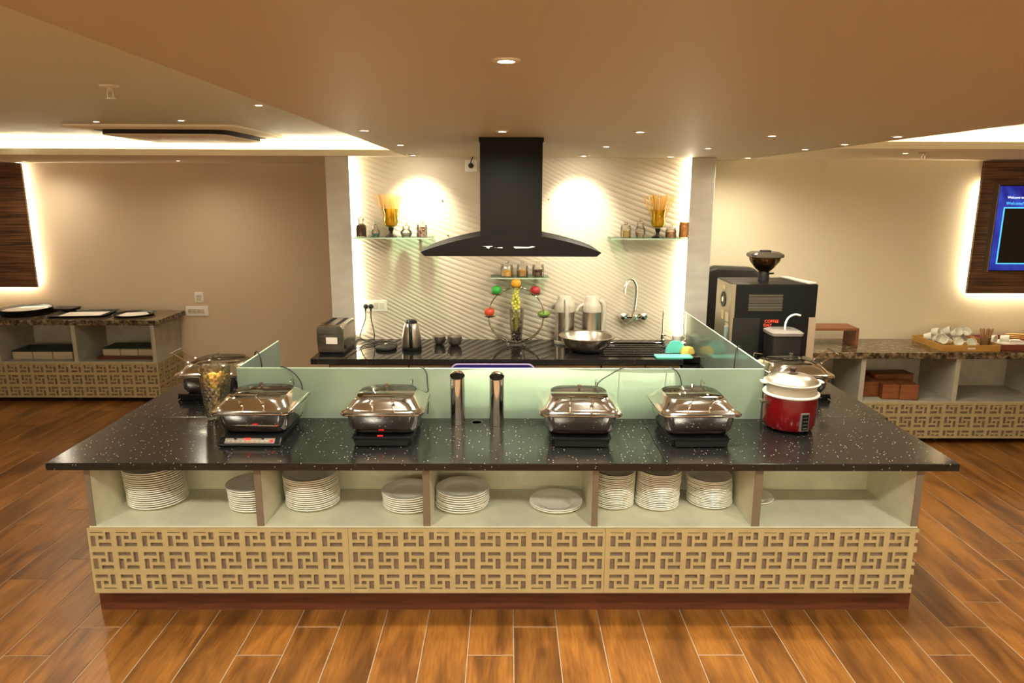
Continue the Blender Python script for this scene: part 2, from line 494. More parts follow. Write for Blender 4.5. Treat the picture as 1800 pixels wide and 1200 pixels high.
# main brown soffit with slightly splayed left edge
sv = [(-.60, YB, CEIL_Z), (1.84, YB, CEIL_Z), (1.84, 5.95, CEIL_Z), (-.745, 5.95, CEIL_Z)]
m = MB(); m.add(sv + [(x, y, 2.75) for x, y, z in sv], [(0,3,2,1),(4,5,6,7),(0,1,5,4),(1,2,6,5),(2,3,7,6),(3,0,4,7)])
m.obj('soffit', M_ceil, ceil)
struct(MB().box((XL, YB, TRAY_Z), (-.62, 6.04, 2.44)).obj('ceiling_tray_left', M_tray))
struct(MB().box((1.84, YB, TRAY_Z), (XR, 4.90, 2.44)).obj('ceiling_tray_right', M_tray))
b1 = struct(MB().box((XL, 5.39, CEIL_Z), (-.74, YF, CEIL_Z+.045)).box((XL, 6.04, CEIL_Z+.045), (-.74, YF, 2.75)).obj('ceiling_border_left', M_cove))
b2 = struct(MB().box((1.84, 4.39, CEIL_Z+.012), (XR, 5.95, CEIL_Z+.055)).box((1.84, 4.90, CEIL_Z+.055), (XR, 5.95, 2.75)).obj('ceiling_border_right', M_cove))

# cove strips (hidden from straight view by the lips)
M_s1 = emis('cove_led', LEDC, S_COVE); M_s2 = emis('panel_led', LEDC, S_BACK); M_s3 = emis('alcove_led', LEDC, S_ALC)
tag(MB().box((XL+.1, 5.72, 2.282), (-.76, 5.745, 2.292)).obj('cove_light_strip', M_s1), 'warm light strip lying in the ceiling cove over the left cabinet', 'strip light')
tag(MB().box((1.86, 4.66, 2.292), (XR-.1, 4.685, 2.302)).obj('cove_light_strip', M_s1), 'warm light strip lying in the ceiling cove over the right cabinet', 'strip light')
tag(MB().box((-1.171, 5.425, .90), (-1.163, 5.445, 2.225)).obj('wall_light_strip', M_s3), 'vertical warm light strip at the left edge of the ribbed wall', 'strip light')
tag(MB().box((1.353, 5.425, .90), (1.361, 5.445, 2.225)).obj('wall_light_strip', M_s3), 'vertical warm light strip at the right edge of the ribbed wall', 'strip light')

# ================================================================== DOWNLIGHTS
dl_label = [
 ((-.003, 1.398), 'round recessed downlight in the brown soffit nearest the camera'),
 ((-.583, 3.02), 'bright recessed downlight above the second chafing dish from left'),
 ((-.022, 3.036), 'bright recessed downlight right in front of the hood chimney'),
 ((.544, 3.034), 'bright recessed downlight right of the hood chimney in the front row'),
 ((1.155, 3.219), 'bright recessed downlight above the red rice cooker'),
 ((-.579, 3.983), 'recessed downlight left of the hood chimney in the rear row'),
 ((.545, 4.058), 'recessed downlight just right of the hood chimney in the rear row'),
 ((1.141, 4.179), 'recessed downlight in front of the right grey pier'),
 ((1.164, 5.248), 'recessed downlight tight against the ribbed wall top right'),
 ((1.766, 5.377), 'rearmost recessed downlight along the right edge of the soffit'),
 ((1.723, 4.251), 'second recessed downlight from the rear along the soffit right edge'),
 ((1.733, 3.776), 'third recessed downlight from the rear along the soffit right edge'),
 ((1.707, 3.22), 'frontmost recessed downlight along the right edge of the soffit'),
 ((-2.0, -.6), 'downlight'), ((0.9, -.4), 'downlight'),
]
def make_downlight():
    t = thing('ceiling_downlight', '', 'downlight')
    MB().lathe([(.016, 0), (.027, 0), (.026, -.003), (.016, -.004)], 24, close=True).obj('trim_ring', M_creamp, t, True)
    MB().lathe([(.0, -.002), (.015, -.002), (.015, 0)], 20).obj('lamp_face', M_led, t)
    return t
dproto = make_downlight(); first = True
def place_dl(x, y, z, label, e=None, lit=True):
    global first
    if first: o = dproto; o.location = (x, y, z); o['label'] = label; first = False
    else: o = dup(dproto, (x, y, z), label=label)
    o['group'] = 'recessed ceiling downlights'
    if not lit: 
        for c in o.children:
            if c.name.startswith('lamp_face'):
                c.data = c.data.copy(); c.data.materials[0] = M_steelb
        return
    lamp('downlight_beam', 'SPOT', (x, y, z-.012), E_DOWN if e is None else e, spot_size=math.radians(168), spot_blend=1.0, shadow_soft_size=.03)
for (x, y), lb in dl_label:
    if lb == 'downlight': continue
    place_dl(x, y, CEIL_Z, lb, e=3.0 if y == 5.248 else None)
place_dl(1.685, 4.644, CEIL_Z, 'unlit recessed downlight near the right soffit edge', lit=False)
for x, y, lb in ((-1.155, 3.463, 'recessed downlight in the left ceiling tray closest to the brown soffit'),
                 (-1.865, 4.244, 'recessed downlight at the near edge of the ceiling cassette, right of centre'),
                 (-2.40, 4.339, 'recessed downlight at the near edge of the ceiling cassette, left'),
                 (-3.55, 5.411, 'far left recessed downlight beside the cove in the ceiling tray')):
    place_dl(x, y, TRAY_Z, lb, e=E_DOWN*.7)
place_dl(-4.375, 6.666, CEIL_Z, 'recessed downlight in the cove border beside the left veneer panel', e=E_DOWN*.5)
place_dl(-2.859, 6.38, CEIL_Z, 'recessed downlight in the cove border above the wall switches', e=E_DOWN*.5)
place_dl(2.64, 4.86, CEIL_Z+.012, 'recessed downlight beside the sprinkler over the right cabinet', e=E_DOWN*.5)
# the rest of the same ceiling grid, behind the camera
for x, y, z in ((-.58, -.4, CEIL_Z), (.55, -.4, CEIL_Z), (-.58, -2.0, CEIL_Z), (.55, -2.0, CEIL_Z), (1.73, 1.0, CEIL_Z), (-2.2, .6, TRAY_Z), (3.4, .8, TRAY_Z), (3.4, 3.0, TRAY_Z), (-3.2, 2.4, TRAY_Z), (-4.6, 1.2, TRAY_Z), (-4.6, 4.2, TRAY_Z), (4.9, 3.6, TRAY_Z), (-2.4, -1.8, TRAY_Z), (3.2, -1.8, TRAY_Z)):
    lamp('downlight_beam', 'SPOT', (x, y, z-.012), E_DOWN*.3, spot_size=math.radians(165), spot_blend=1.0, shadow_soft_size=.04)
for x, y, z in ((1.16, 1.35, CEIL_Z), (-1.25, 1.35, TRAY_Z), (-.02, .35, CEIL_Z), (2.4, 1.2, TRAY_Z), (-2.6, 1.2, TRAY_Z)):
    lamp('downlight_beam', 'SPOT', (x, y, z-.012), E_FRONT, col=(1.0, .95, .79), spot_size=math.radians(150), spot_blend=1.0, shadow_soft_size=.04)
# added fill spots, bounced off the unseen wall behind the camera
for x in (-5.0, -3.0, -1.0, 1.0, 3.0, 5.0):
    lamp('unseen_fill_spot', 'SPOT', (x, -2.3, 2.22), E_FILL, col=(1.0, .92, .74), rot=(Vector((x, YB, 1.25))-Vector((x, -2.3, 2.22))).to_track_quat('-Z', 'Y').to_euler(), spot_size=math.radians(120), spot_blend=.6, shadow_soft_size=.05)
# aimed wall spots
def wall_spot(x, y, label):
    t = thing('wall_spotlight', label, 'spotlight', (x, y, CEIL_Z))
    MB().lathe([(.030, 0), (.045, 0), (.043, -.006), (.030, -.007)], 24, close=True).obj('trim_ring', M_steelb, t, True)
    MB().lathe([(0, -.003), (.029, -.003), (.029, 0)], 20).obj('lamp_face', M_steelb, t)
    tgt = Vector((x, 5.47, 1.74)); src = Vector((x, y-.01, CEIL_Z-.02))
    q = (tgt-src).to_track_quat('-Z', 'Y').to_euler()
    lamp('wall_spot_spill', 'SPOT', src, 6, rot=((Vector((x, 5.47, 1.6))-src).to_track_quat('-Z', 'Y').to_euler()), spot_size=math.radians(160), spot_blend=1.0, shadow_soft_size=.04)
    lamp('wall_spot_beam', 'SPOT', src, E_SPOT, rot=q, spot_size=math.radians(74), spot_blend=1.0, shadow_soft_size=.02)
wall_spot(-.656, 5.10, 'small unlit-looking tilted spotlight over the left glass shelf')
wall_spot(.531, 5.10, 'small tilted spotlight at the ribbed wall right of the hood')
# sprinklers
def sprinkler(x, y, z, label):
    t = thing('fire_sprinkler', label, 'sprinkler', (x, y, z))
    MB().lathe([(.0, 0), (.035, 0), (.030, -.006), (.010, -.010), (.010, -.022), (0, -.022)], 16).obj('escutcheon', M_creamp, t, True)
    MB().box((-.012, -.002, -.045), (-.009, .002, -.020)).box((.009, -.002, -.045), (.012, .002, -.020)).obj('frame_arm', M_steelb, t)
    MB().lathe([(0, -.045), (.018, -.046), (.018, -.049), (0, -.049)], 14).obj('deflector', M_steelb, t, True)
sprinkler(-1.51, 2.848, TRAY_Z, 'cream fire sprinkler head in the left ceiling tray')
sprinkler(2.70, 4.75, CEIL_Z+.012, 'fire sprinkler head beside a downlight over the right cabinet')
# ceiling cassette
def cassette():
    cx_, cy_ = -2.19, 5.05
    t = thing('ceiling_air_conditioner', 'square cream air conditioner cassette recessed in the left ceiling tray', 'air conditioner', (cx_, cy_, TRAY_Z))
    h = .53
    outer = rrect(0, 0, h, h, .02, 0); MBf = MB()
    r0 = rrect(0, 0, h, h, .02, 0); r1 = rrect(0, 0, h, h, .02, -.012); r2 = rrect(0, 0, h-.01, h-.01, .02, -.018); r3 = rrect(0, 0, .43, .43, .10, -.022); r4 = rrect(0, 0, .43, .43, .10, -.004)
    MBf.loft([r0, r1, r2, r3, r4], cap0=False, cap1=False).obj('frame', M_cove, t, True)
    MB().loft([rrect(0, 0, .43, .43, .10, -.006), rrect(0, 0, .43, .43, .10, -.0045)]).obj('slot_back', M_darkgap, t)
    MB().loft([rrect(0, 0, .395, .395, .10, -.006), rrect(0, 0, .395, .395, .10, -.046)], cap0=False, cap1=False).obj('air_slot', M_darkgap, t, True)
    MB().loft([rrect(0, 0, .397, .397, .10, -.046), rrect(0, 0, .392, .392, .10, -.050), rrect(0, 0, .34, .34, .08, -.058)], cap0=False).obj('cover_panel', M_cove, t, True)
cassette()

# ================================================================== WALL VENEER PANELS AND TV
t = thing('veneer_wall_panel', 'dark striped wood veneer panel with light glowing behind, left wall', 'wall panel', (-5.4, 7.06, 1.63))
MB(t.location).box((-6.45, 7.035, 1.035), (-4.66, 7.06, 2.228)).obj('veneer_face', M_ven, t)
MB(t.location).box((-6.40, 7.06, 1.08), (-4.72, 7.10, 2.228)).obj('batten', M_lamedge, t)
MB(t.location).box((-4.715, 7.07, 1.07), (-4.70, 7.085, 2.225)).obj('light_strip', M_s2, t)
MB(t.location).box((-6.4, 7.07, 1.065), (-4.72, 7.085, 1.078)).obj('light_strip', M_s2, t)
t = thing('veneer_wall_panel', 'dark striped wood veneer panel behind the wall screen, right wall', 'wall panel', (5.2, 5.9, 1.7))
MB(t.location).box((3.848, 5.885, 1.165), (6.45, 5.91, 2.24)).obj('veneer_face', M_ven, t)
MB(t.location).box((3.91, 5.91, 1.21), (6.4, 5.95, 2.24)).obj('batten', M_lamedge, t)
MB(t.location).box((3.89, 5.92, 1.20), (3.905, 5.935, 2.05)).obj('light_strip', M_s2, t)
MB(t.location).box((3.91, 5.92, 1.195), (6.4, 5.935, 1.208)).obj('light_strip', M_s2, t)
t = thing('wall_screen', 'wide television showing a blue welcome page, on the dark veneer panel', 'television', (4.6, 5.87, 1.70))
MB(t.location).box((3.955, 5.83, 1.355), (5.20, 5.885, 2.05)).obj('casing', M_black, t, bev=.003)
def screen_mat():
    m, N, L = _nodes('blue_screen'); N.remove(N['Principled BSDF'])
    tc = N.new('ShaderNodeTexCoord'); n = N.new('ShaderNodeTexNoise'); n.inputs['Scale'].default_value = 2.2; n.inputs['Detail'].default_value = 2; n.inputs['Distortion'].default_value = 1.5
    L.new(tc.outputs['Object'], n.inputs[0]); r = N.new('ShaderNodeValToRGB'); e = r.color_ramp.elements
    e[0].position = .4; e[0].color = (.012, .010, .12, 1); e[1].position = .7; e[1].color = (.03, .06, .34, 1)
    L.new(n.outputs['Fac'], r.inputs[0]); em = N.new('ShaderNodeEmission'); em.inputs[1].default_value = 1.0
    L.new(r.outputs[0], em.inputs[0]); L.new(em.outputs[0], N['Material Output'].inputs[0]); return m
MB(t.location).box((3.965, 5.828, 1.365), (5.19, 5.8305, 2.042)).obj('display', screen_mat(), t)
MB(t.location).box((4.025, 5.826, 1.425), (5.19, 5.8285, 1.865)).obj('display_window', mat('screen_black', (.008, .008, .009), .2), t)
cyan = emis('cyan_line', (.10, .50, .90), .75)
mm = MB(t.location).box((4.015, 5.825, 1.415), (5.19, 5.828, 1.425)).box((4.015, 5.825, 1.865), (5.19, 5.828, 1.875)).box((4.015, 5.825, 1.425), (4.025, 5.828, 1.865))
mm.obj('display_border', cyan, t)
text('screen_title', 'Welcome to', .026, emis('white_text', (.7, .75, .9), 1.), t, (4.10-4.6, -.0455, 1.952-1.70), (PI/2, 0, 0))
text('screen_subtitle', 'Welcome!', .034, cyan, t, (4.10-4.6, -.0455, 1.905-1.70), (PI/2, 0, 0))
MB(t.location).box((3.952, 5.826, 1.35), (3.958, 5.885, 2.055)).obj('side_trim', M_steelb, t)

# ================================================================== LATTICE
GX = [0, .19, .30, .49, .59, .78, 1.0]
GZ = [0, .17, .29, .46, .59, .76, 1.0]        # from the top down
def hole(i, j, mir):
    # i column, j row (from the top)
    s = {(0,0),(1,0),(2,0), (4,0),(4,1),(4,2), (0,2),(0,3),(0,4), (2,2), (2,4),(3,4),(4,4)}
    return (i, j) in s
def lattice_mb(w_, h_, ncell, x_off, px=.1185, pz=.1145, mirror=False, th=.008, zoff=.04, margin=.17):
    """panel in the xz plane, top-left corner at the origin, front face at y=0 (towards -y)"""
    xs = {0.0, round(w_, 5)}; zs = {0.0, round(h_, 5)}
    nc = int(w_/px) + 2
    mz0, mz1 = margin*pz, h_ - margin*pz
    zs |= {round(mz0, 5), round(mz1, 5)}
    for c in range(-1, nc+1):
        for g in GX:
            gg = 1-g-.22 if mirror else g
            x = round(x_off + (c+gg)*px, 5)
            if .006 < x < w_-.006: xs.add(x)
    for r in range(0, 4):
        for g in GZ:
            z = round((zoff + r + g)*pz, 5)
            if 0 < z < h_: zs.add(z)
    xs = sorted(xs); zs = sorted(zs)
    def is_hole(x, z):
        if z < mz0 or z > mz1: return False
        u = ((x - x_off)/px) % 1.0
        v = (z/pz - zoff) % 1.0
        if mirror: u = (.78 - u) % 1.0
        i = max(k for k in range(6) if GX[k] <= u + 1e-6); j = max(k for k in range(6) if GZ[k] <= v + 1e-6)
        return hole(i, j, mirror)
    nx, nz = len(xs)-1, len(zs)-1
    S = [[not is_hole((xs[i]+xs[i+1])/2, (zs[j]+zs[j+1])/2) for j in range(nz)] for i in range(nx)]
    mb = MB(); idx = {}
    def V(i, j, b):
        if (i, j, b) not in idx:
            idx[(i, j, b)] = len(mb.v); mb.v.append((xs[i], th if b else 0., -zs[j]))
        return idx[(i, j, b)]
    for i in range(nx):
        for j in range(nz):
            if not S[i][j]: continue
            mb.f.append((V(i, j+1, 0), V(i+1, j+1, 0), V(i+1, j, 0), V(i, j, 0)))
            if i == 0 or not S[i-1][j]: mb.f.append((V(i, j, 0), V(i, j, 1), V(i, j+1, 1), V(i, j+1, 0)))
            if i == nx-1 or not S[i+1][j]: mb.f.append((V(i+1, j+1, 0), V(i+1, j+1, 1), V(i+1, j, 1), V(i+1, j, 0)))
            if j == 0 or not S[i][j-1]: mb.f.append((V(i+1, j, 0), V(i+1, j, 1), V(i, j, 1), V(i, j, 0)))
            if j == nz-1 or not S[i][j+1]: mb.f.append((V(i, j+1, 0), V(i, j+1, 1), V(i+1, j+1, 1), V(i+1, j+1, 0)))
    return mb
def lattice(parent, x, y, z, w_, h_, x_off, mirror=False, rz=0., **k):
    """x,y,z: world position of the top-left front corner"""
    o = lattice_mb(w_, h_, 0, x_off, mirror=mirror, **k).obj('lattice_panel', M_lat, parent)
    pl = parent.location
    o.location = (x-pl[0], y-pl[1], z-pl[2]); o.rotation_euler = (0, 0, rz)
    return o

# ================================================================== ISLAND
isl = thing('buffet_island', 'large U-shaped buffet island body with open plate shelves and tan lattice front', 'buffet counter', (0, 3.04, 0))
O = isl.location
MB(O).box((-1.965, 3.115, 0), (1.965, 3.62, .13)).box((-1.9, 3.6, 0), (-1.45, 4.3, .13)).box((1.4, 3.6, 0), (1.95, 5.05, .13)).obj('plinth', M_plinth, isl)
# carcass
yF, yR = 3.042, 3.462
MB(O).box((-1.92, 3.043, .13), (1.905, 3.62, .462)).obj('lower_box', M_latb, isl)
MB(O).box((-1.925, yF, .462), (1.91, yR, .475)).obj('shelf_board', M_lam, isl)
MB(O).box((-1.925, yR, .475), (1.91, 3.62, .764)).obj('back_panel', M_lam, isl)
for a, b in ((-1.92, -1.895), (-1.152, -1.120), (-.385, -.352), (.392, .420), (1.135, 1.172), (1.878, 1.91)):
    d = MB(O).box((a, yF+.004, .475), (b, yR, .764)).obj('divider', M_lam, isl)
    MB(O).box((a, yF, .475), (b, yF+.004, .764)).obj('edge_band', M_lamedge, d)
MB(O).box((-1.92, 3.62, .13), (-1.42, 4.30, .764)).obj('left_arm_body', M_lam, isl)
MB(O).box((1.30, 3.62, .13), (1.94, 5.10, .764)).obj('right_arm_body', M_lam, isl)
# lattice front: four sheets, the pattern mirrored on every other one
LT, LH = .470, .328
for x0, x1, off, mir in ((-1.932, -.732, .012, False), (-.732, .458, .018, True), (.458, 1.638, .024, False), (1.638, 1.915, .024, True)):
    lattice(isl, x0, 3.030, LT, x1-x0-.0015, LH, off, mir)

# countertop: slabs with joints, one thing
ct = thing('granite_countertop', 'speckled black granite worktop of the buffet island', 'countertop', (0, 3.0, .765))
O = ct.location
CT0, CT1 = .765, .80
for k, (a, b) in enumerate((((-2.06, 3.0), (.72, 3.655)), ((.7215, 3.0), (2.04, 3.655)), ((-2.065, 3.6565), (-1.345, 4.345)), ((1.225, 3.6565), (2.06, 5.10)), ((-1.3435, 3.6565), (1.2235, 3.78)))):
    MB(O).box((a[0], a[1], CT0), (b[0], b[1], CT1)).obj('slab', M_gran, ct, bev=.0025)
MB(O).lathe([(0, .8), (.024, .8), (.028, .8012), (.033, .8)], 24, c=(-.159, 3.577, 0)).obj('grommet', M_darkgap, ct, True)

# frosted glass screens
def glass_panel(name, a, b, label):
    o = MB(a).box(a, b).obj(name, M_frost); o.location = a
    e = MB(a).box((a[0], a[1], b[2]), (b[0], b[1], b[2]+.0015)).obj('polished_edge', M_edgeg, o)
    return tag(o, label, 'glass screen')
glass_panel('glass_screen', (-1.425, 3.640, .8005), (1.360, 3.650, 1.075), 'long frosted green glass screen standing behind the front chafing dishes')
glass_panel('glass_screen', (-1.415, 3.660, .8005), (-1.405, 4.300, 1.083), 'short frosted green glass screen on the left arm of the island')
glass_panel('glass_screen', (1.362, 3.660, .8005), (1.372, 5.38, 1.088), 'long frosted green glass screen running back to the right pier')

# ================================================================== PLATES
def plate_mesh(r):
    t_ = .006
    prof = [(0, .000), (r*.55, .000), (r*.62, .002), (r*.99, .016), (r, .018), (r*.985, .0205), (r*.70, .0135), (r*.64, .0075), (r*.58, .0055), (0, .0055)]
    return MB().lathe(prof, 40)
PR = {}
def plate(r, loc, label, group, rot=(0, 0, 0)):
    key = round(r, 3)
    if key not in PR: o = plate_mesh(r).obj('dinner_plate', M_white, None, True); PR[key] = o
    else: o = PR[key].copy(); COL.objects.link(o)
    o.location = loc; o.rotation_euler = rot
    return tag(o, label, 'plate', group)
stacks = [  # x, y-front, r, height, n, description, lean
 (-1.735, 3.178, .138, .195, 17, 'leftmost tall leaning stack in the counter', (-.0010, .0)),
 (-1.238, 3.150, .122, .118, 10, 'low stack left of first divider', (-.0012, 0)),
 (-.958, 3.162, .131, .165, 15, 'tall stack right of first divider', (-.0008, 0)),
 (-.478, 3.140, .129, .085, 7, 'low stack left of second divider', (-.0012, 0)),
 (-.220, 3.140, .131, .098, 8, 'low stack right of second divider', (.0003, 0)),
 (.240, 3.140, .131, .030, 2, 'pair left of third divider', (0, 0)),
 (.528, 3.186, .102, .182, 19, 'tall stack touching third divider', (.0001, 0)),
 (.742, 3.174, .108, .190, 20, 'tallest stack amid the fourth bay', (.0004, 0)),
 (1.012, 3.193, .111, .150, 16, 'stack left of fourth divider', (-.0006, 0)),
]
for x, yf, r, h, n, d, lean in stacks:
    dz = (h-.019)/(max(n-1, 1)) if n > 2 else .0095
    for i in range(n):
        jx, jy = random.uniform(-.0018, .0018), random.uniform(-.0018, .0018)
        if i in (n//3, 2*n//3): jx += .002
        fromtop = n-1-i
        lab = ('topmost white plate, ' if fromtop == 0 else 'white plate, %s from top, ' % ORD[fromtop]) + d
        plate(r, (x + lean[0]*i + jx, yf + r + lean[1]*i + jy, .4755 + dz*i), lab, 'plates in the ' + d, (0, 0, random.uniform(0, 6)))
plate(.102, (1.243, 3.345, .4755), 'single small white plate half hidden by the fourth divider', None)
# ================================================================== CHAFING DISHES
def make_chafer(label, style=0):
    """local: origin on the worktop, under the middle of the pan; front towards -y"""
    t = thing('chafing_dish', label, 'chafing dish')
    # induction cooker body
    ck = MB().loft([rrect(0, -.02, .132, .165, .02, .000), rrect(0, -.02, .138, .172, .02, .012), rrect(0, -.02, .142, .176, .02, .036)]).obj('cooker_base', M_blackp, t, True)
    MB().loft([rrect(0, -.02, .146, .18, .018, .036), rrect(0, -.02, .146, .18, .018, .042)]).obj('glass_hob', M_black, t, True)
    for sx in (-1, 1):
        for sy in (-.17, .13):
            pass
    if style == 1:
        a = math.radians(38)
        pan_ = MB().box((-.118, -.004, -.017), (.118, .004, .017), Matrix.Rotation(-math.radians(52), 3, 'X'), (0, 0, 0))
        p = pan_.obj('control_panel', mat('silver_panel', (.34, .31, .27), .4, .4), t); p.location = (0, -.206, .026)
        hs_ = MB().box((-.146, -.001, -.027), (.146, .016, .021), Matrix.Rotation(-math.radians(52), 3, 'X'), (0, 0, 0)).obj('panel_housing', M_blackp, p, bev=.004)
        bb = MB(); 
        for i in range(9):
            bb.loft([rrect(-.100+.0225*i, -.006, .0075, .0045, .002, .0045), rrect(-.100+.0225*i, -.006, .0075, .0045, .002, .0062)])
        q = bb.obj('button_row', mat('button_grey', (.45, .42, .36), .4), p); q.rotation_euler = (math.radians(38), 0, 0)
        q2 = MB().lathe([(0, .004), (.007, .004), (.007, .0065), (0, .0065)], 12, c=(-.07, .009, 0)).lathe([(0, .004), (.007, .004), (.007, .0065), (0, .0065)], 12, c=(.06, .009, 0)).obj('dial_button', M_blackp, p); q2.rotation_euler = (math.radians(38), 0, 0)
        text('digits', '1888', .016, M_ledred, p, (-.01, -.0042-.006, .0115), (math.radians(38), 0, 0))
        q3 = MB().lathe([(0, .004), (.008, .004), (.008, .0068), (0, .0068)], 12, c=(.104, -.005, 0)).obj('power_button', mat('red_button', (.5, .02, .02), .3, emit=(1, .03, .02), estr=.6), p); q3.rotation_euler = (math.radians(38), 0, 0)
    elif style == 2:
        p = MB().box((-.125, -.203, .004), (.125, -.1985, .034), Matrix.Rotation(-.35, 3, 'X')).obj('control_panel', M_blackm, t)
        text('digits', '888', .018, M_ledred, p, (-.012, -.172, .0425), (0, 0, 0))
    else:
        p = MB().box((-.125, -.203, .004), (.125, -.1985, .034), Matrix.Rotation(-.35, 3, 'X')).obj('control_panel', M_blackm, t)
    # water pan
    rings = [rrect(0, 0, .135, .135, .045, .043), rrect(0, 0, .152, .152, .05, .050), rrect(0, 0, .166, .166, .05, .075), rrect(0, 0, .174, .174, .045, .140),
             rrect(0, 0, .196, .196, .045, .146), rrect(0, 0, .199, .199, .045, .150), rrect(0, 0, .199, .199, .045, .154), rrect(0, 0, .178, .178, .04, .156)]
    MB().loft(rings, cap1=False).obj('water_pan', M_steel, t, True)
    # lid
    ld = MB().loft([rrect(0, 0, .195, .195, .044, .157), rrect(0, 0, .196, .196, .044, .162), rrect(0, 0, .180, .180, .05, .166), rrect(0, 0, .170, .170, .06, .176),
                    rrect(0, .0, .157, .155, .075, .196), rrect(0, .0, .145, .141, .085, .209), rrect(0, .0, .139, .134, .085, .213)], cap0=False, cap1=False).obj('lid', M_steel, t, True)
    MB().loft([rrect(0, 0, .139, .134, .085, .2125), rrect(0, 0, .10, .096, .06, .224), rrect(0, 0, .05, .048, .035, .229)], cap0=False).obj('lid_window', M_lidg, ld, True)
    MB().lathe([(.0, .229), (.006, .229), (.006, .238), (.013, .242), (.014, .249), (.008, .256), (0, .257)], 16).obj('knob', M_chrome, ld, True)
    MB().loft([rrect(0, 0, .168, .168, .05, .130), rrect(0, 0, .168, .168, .05, .134)]).obj('food_pan', mat('pan_inside', (.80, .76, .64), .45), t)
    hd = MB()
    hd.tube([(-.068, -.250, .264), (.068, -.250, .264)], .0042, 8)
    for sx in (-.052, .052):
        hd.tube([(sx, -.250, .264), (sx, -.162, .205)], .0030, 8)
        hd.lathe([(0, 0), (.0085, 0), (.0085, .008), (0, .010)], 10, c=(sx, -.160, .203), rot=Matrix.Rotation(.9, 3, 'X'))
    hd.obj('handle', M_chrome, ld, True)
    MB().tube([(.10, .135, .225), (.10, .182, .232), (.10, .20, .16)], .004, 6).obj('hinge', M_chrome, ld, True)
    return t
ch = [
 (-1.222, 3.425, 0.0, 1, 'left front chafing dish with silver button panel and red digits'),
 (-.596, 3.415, 0.0, 2, 'chafing dish with glossy black hob and red digits, left of the steel tubes'),
 (.358, 3.405, -.03, 0, 'chafing dish with plain black hob, just right of the steel tubes'),
 (.922, 3.405, .02, 0, 'chafing dish next to the red rice cooker'),
 (-1.700, 4.095, -PI/2, 0, 'chafing dish on the left island arm behind the crystal vase'),
 (1.690, 4.115, PI/2, 0, 'chafing dish on the right island arm behind the rice cooker'),
]
protos = {}
for x, y, rz, st, lb in ch:
    if st not in protos: t = make_chafer(lb, st); protos[st] = t; t.location = (x, y, .801); t.rotation_euler = (0, 0, rz)
    else: t = dup(protos[st], (x, y, .801), rz, lb)
    t['group'] = 'stainless chafing dishes on the island'
# their black power cords draped over the glass
def cord(name, pts, label, r=.0038, m=M_rub, grp=None):
    o = MB(pts[0]).tube(smoothpath(pts), r, 8).obj(name, m, None, True); o.location = pts[0]
    return tag(o, label, 'cord', grp)
def drape(x0, x1, label):   # from above the hob rear, up and over the front screen
    cord('power_cord', [(x0, 3.612, .835), (x0+.004, 3.622, .93), (x0-.005*0, 3.625, 1.0), ((x0+x1)/2+.01, 3.632, 1.055), (x1, 3.645, 1.083), (x1-.015, 3.664, 1.05), (x1-.02, 3.668, .93), (x1-.02, 3.672, .81)], label, .0032)
drape(-1.085, -1.185, 'black cord from the left front chafing dish over the glass')
drape(-.420, -.450, 'black cord from the second chafing dish over the glass')
drape(.480, .615, 'black slanting cord from the third chafing dish over the glass')
drape(.922, .865, 'black cord from the chafing dish beside the rice cooker over the glass')
cord('power_cord', [(-1.53, 4.02, .84), (-1.47, 4.02, .99), (-1.445, 3.98, 1.075), (-1.41, 3.93, 1.095), (-1.385, 3.90, 1.05), (-1.38, 3.90, .90), (-1.375, 3.90, .81)], 'black cord over the left side glass screen')
cord('power_cord', [(1.50, 4.10, .84), (1.42, 4.10, 1.0), (1.385, 4.10, 1.085), (1.367, 4.09, 1.10), (1.350, 4.08, 1.07), (1.335, 4.05, .95), (1.33, 4.0, .81)], 'black cord over the right side glass screen')

# crumpled white sheet behind the front screen, under the hood lamps
vs, fs = [], []
nxs = 60
for j in range(5):
    for i in range(nxs+1):
        u = i/nxs; x = -.30 + 1.22*u
        zb = .812 + .006*math.sin(u*17) + .004*math.sin(u*41+1)
        vs.append((x, 3.672 + .085*(j/4) + .006*math.sin(u*23+j), zb + (1.035-zb + .012*math.sin(u*5))*(j/4)))
for j in range(4):
    for i in range(nxs):
        q = j*(nxs+1)+i; fs.append((q, q+1, q+nxs+2, q+nxs+1))
o = MB((0, 3.68, .8)).add(vs, fs).obj('white_sheet', mat('white_sheet', (.82, .80, .70), .8), None, True)
o.location = (0, 3.68, .8); so = o.modifiers.new('thick', 'SOLIDIFY'); so.thickness = .002
tag(o, 'crumpled white sheet glowing through the front glass screen under the hood', 'sheet')

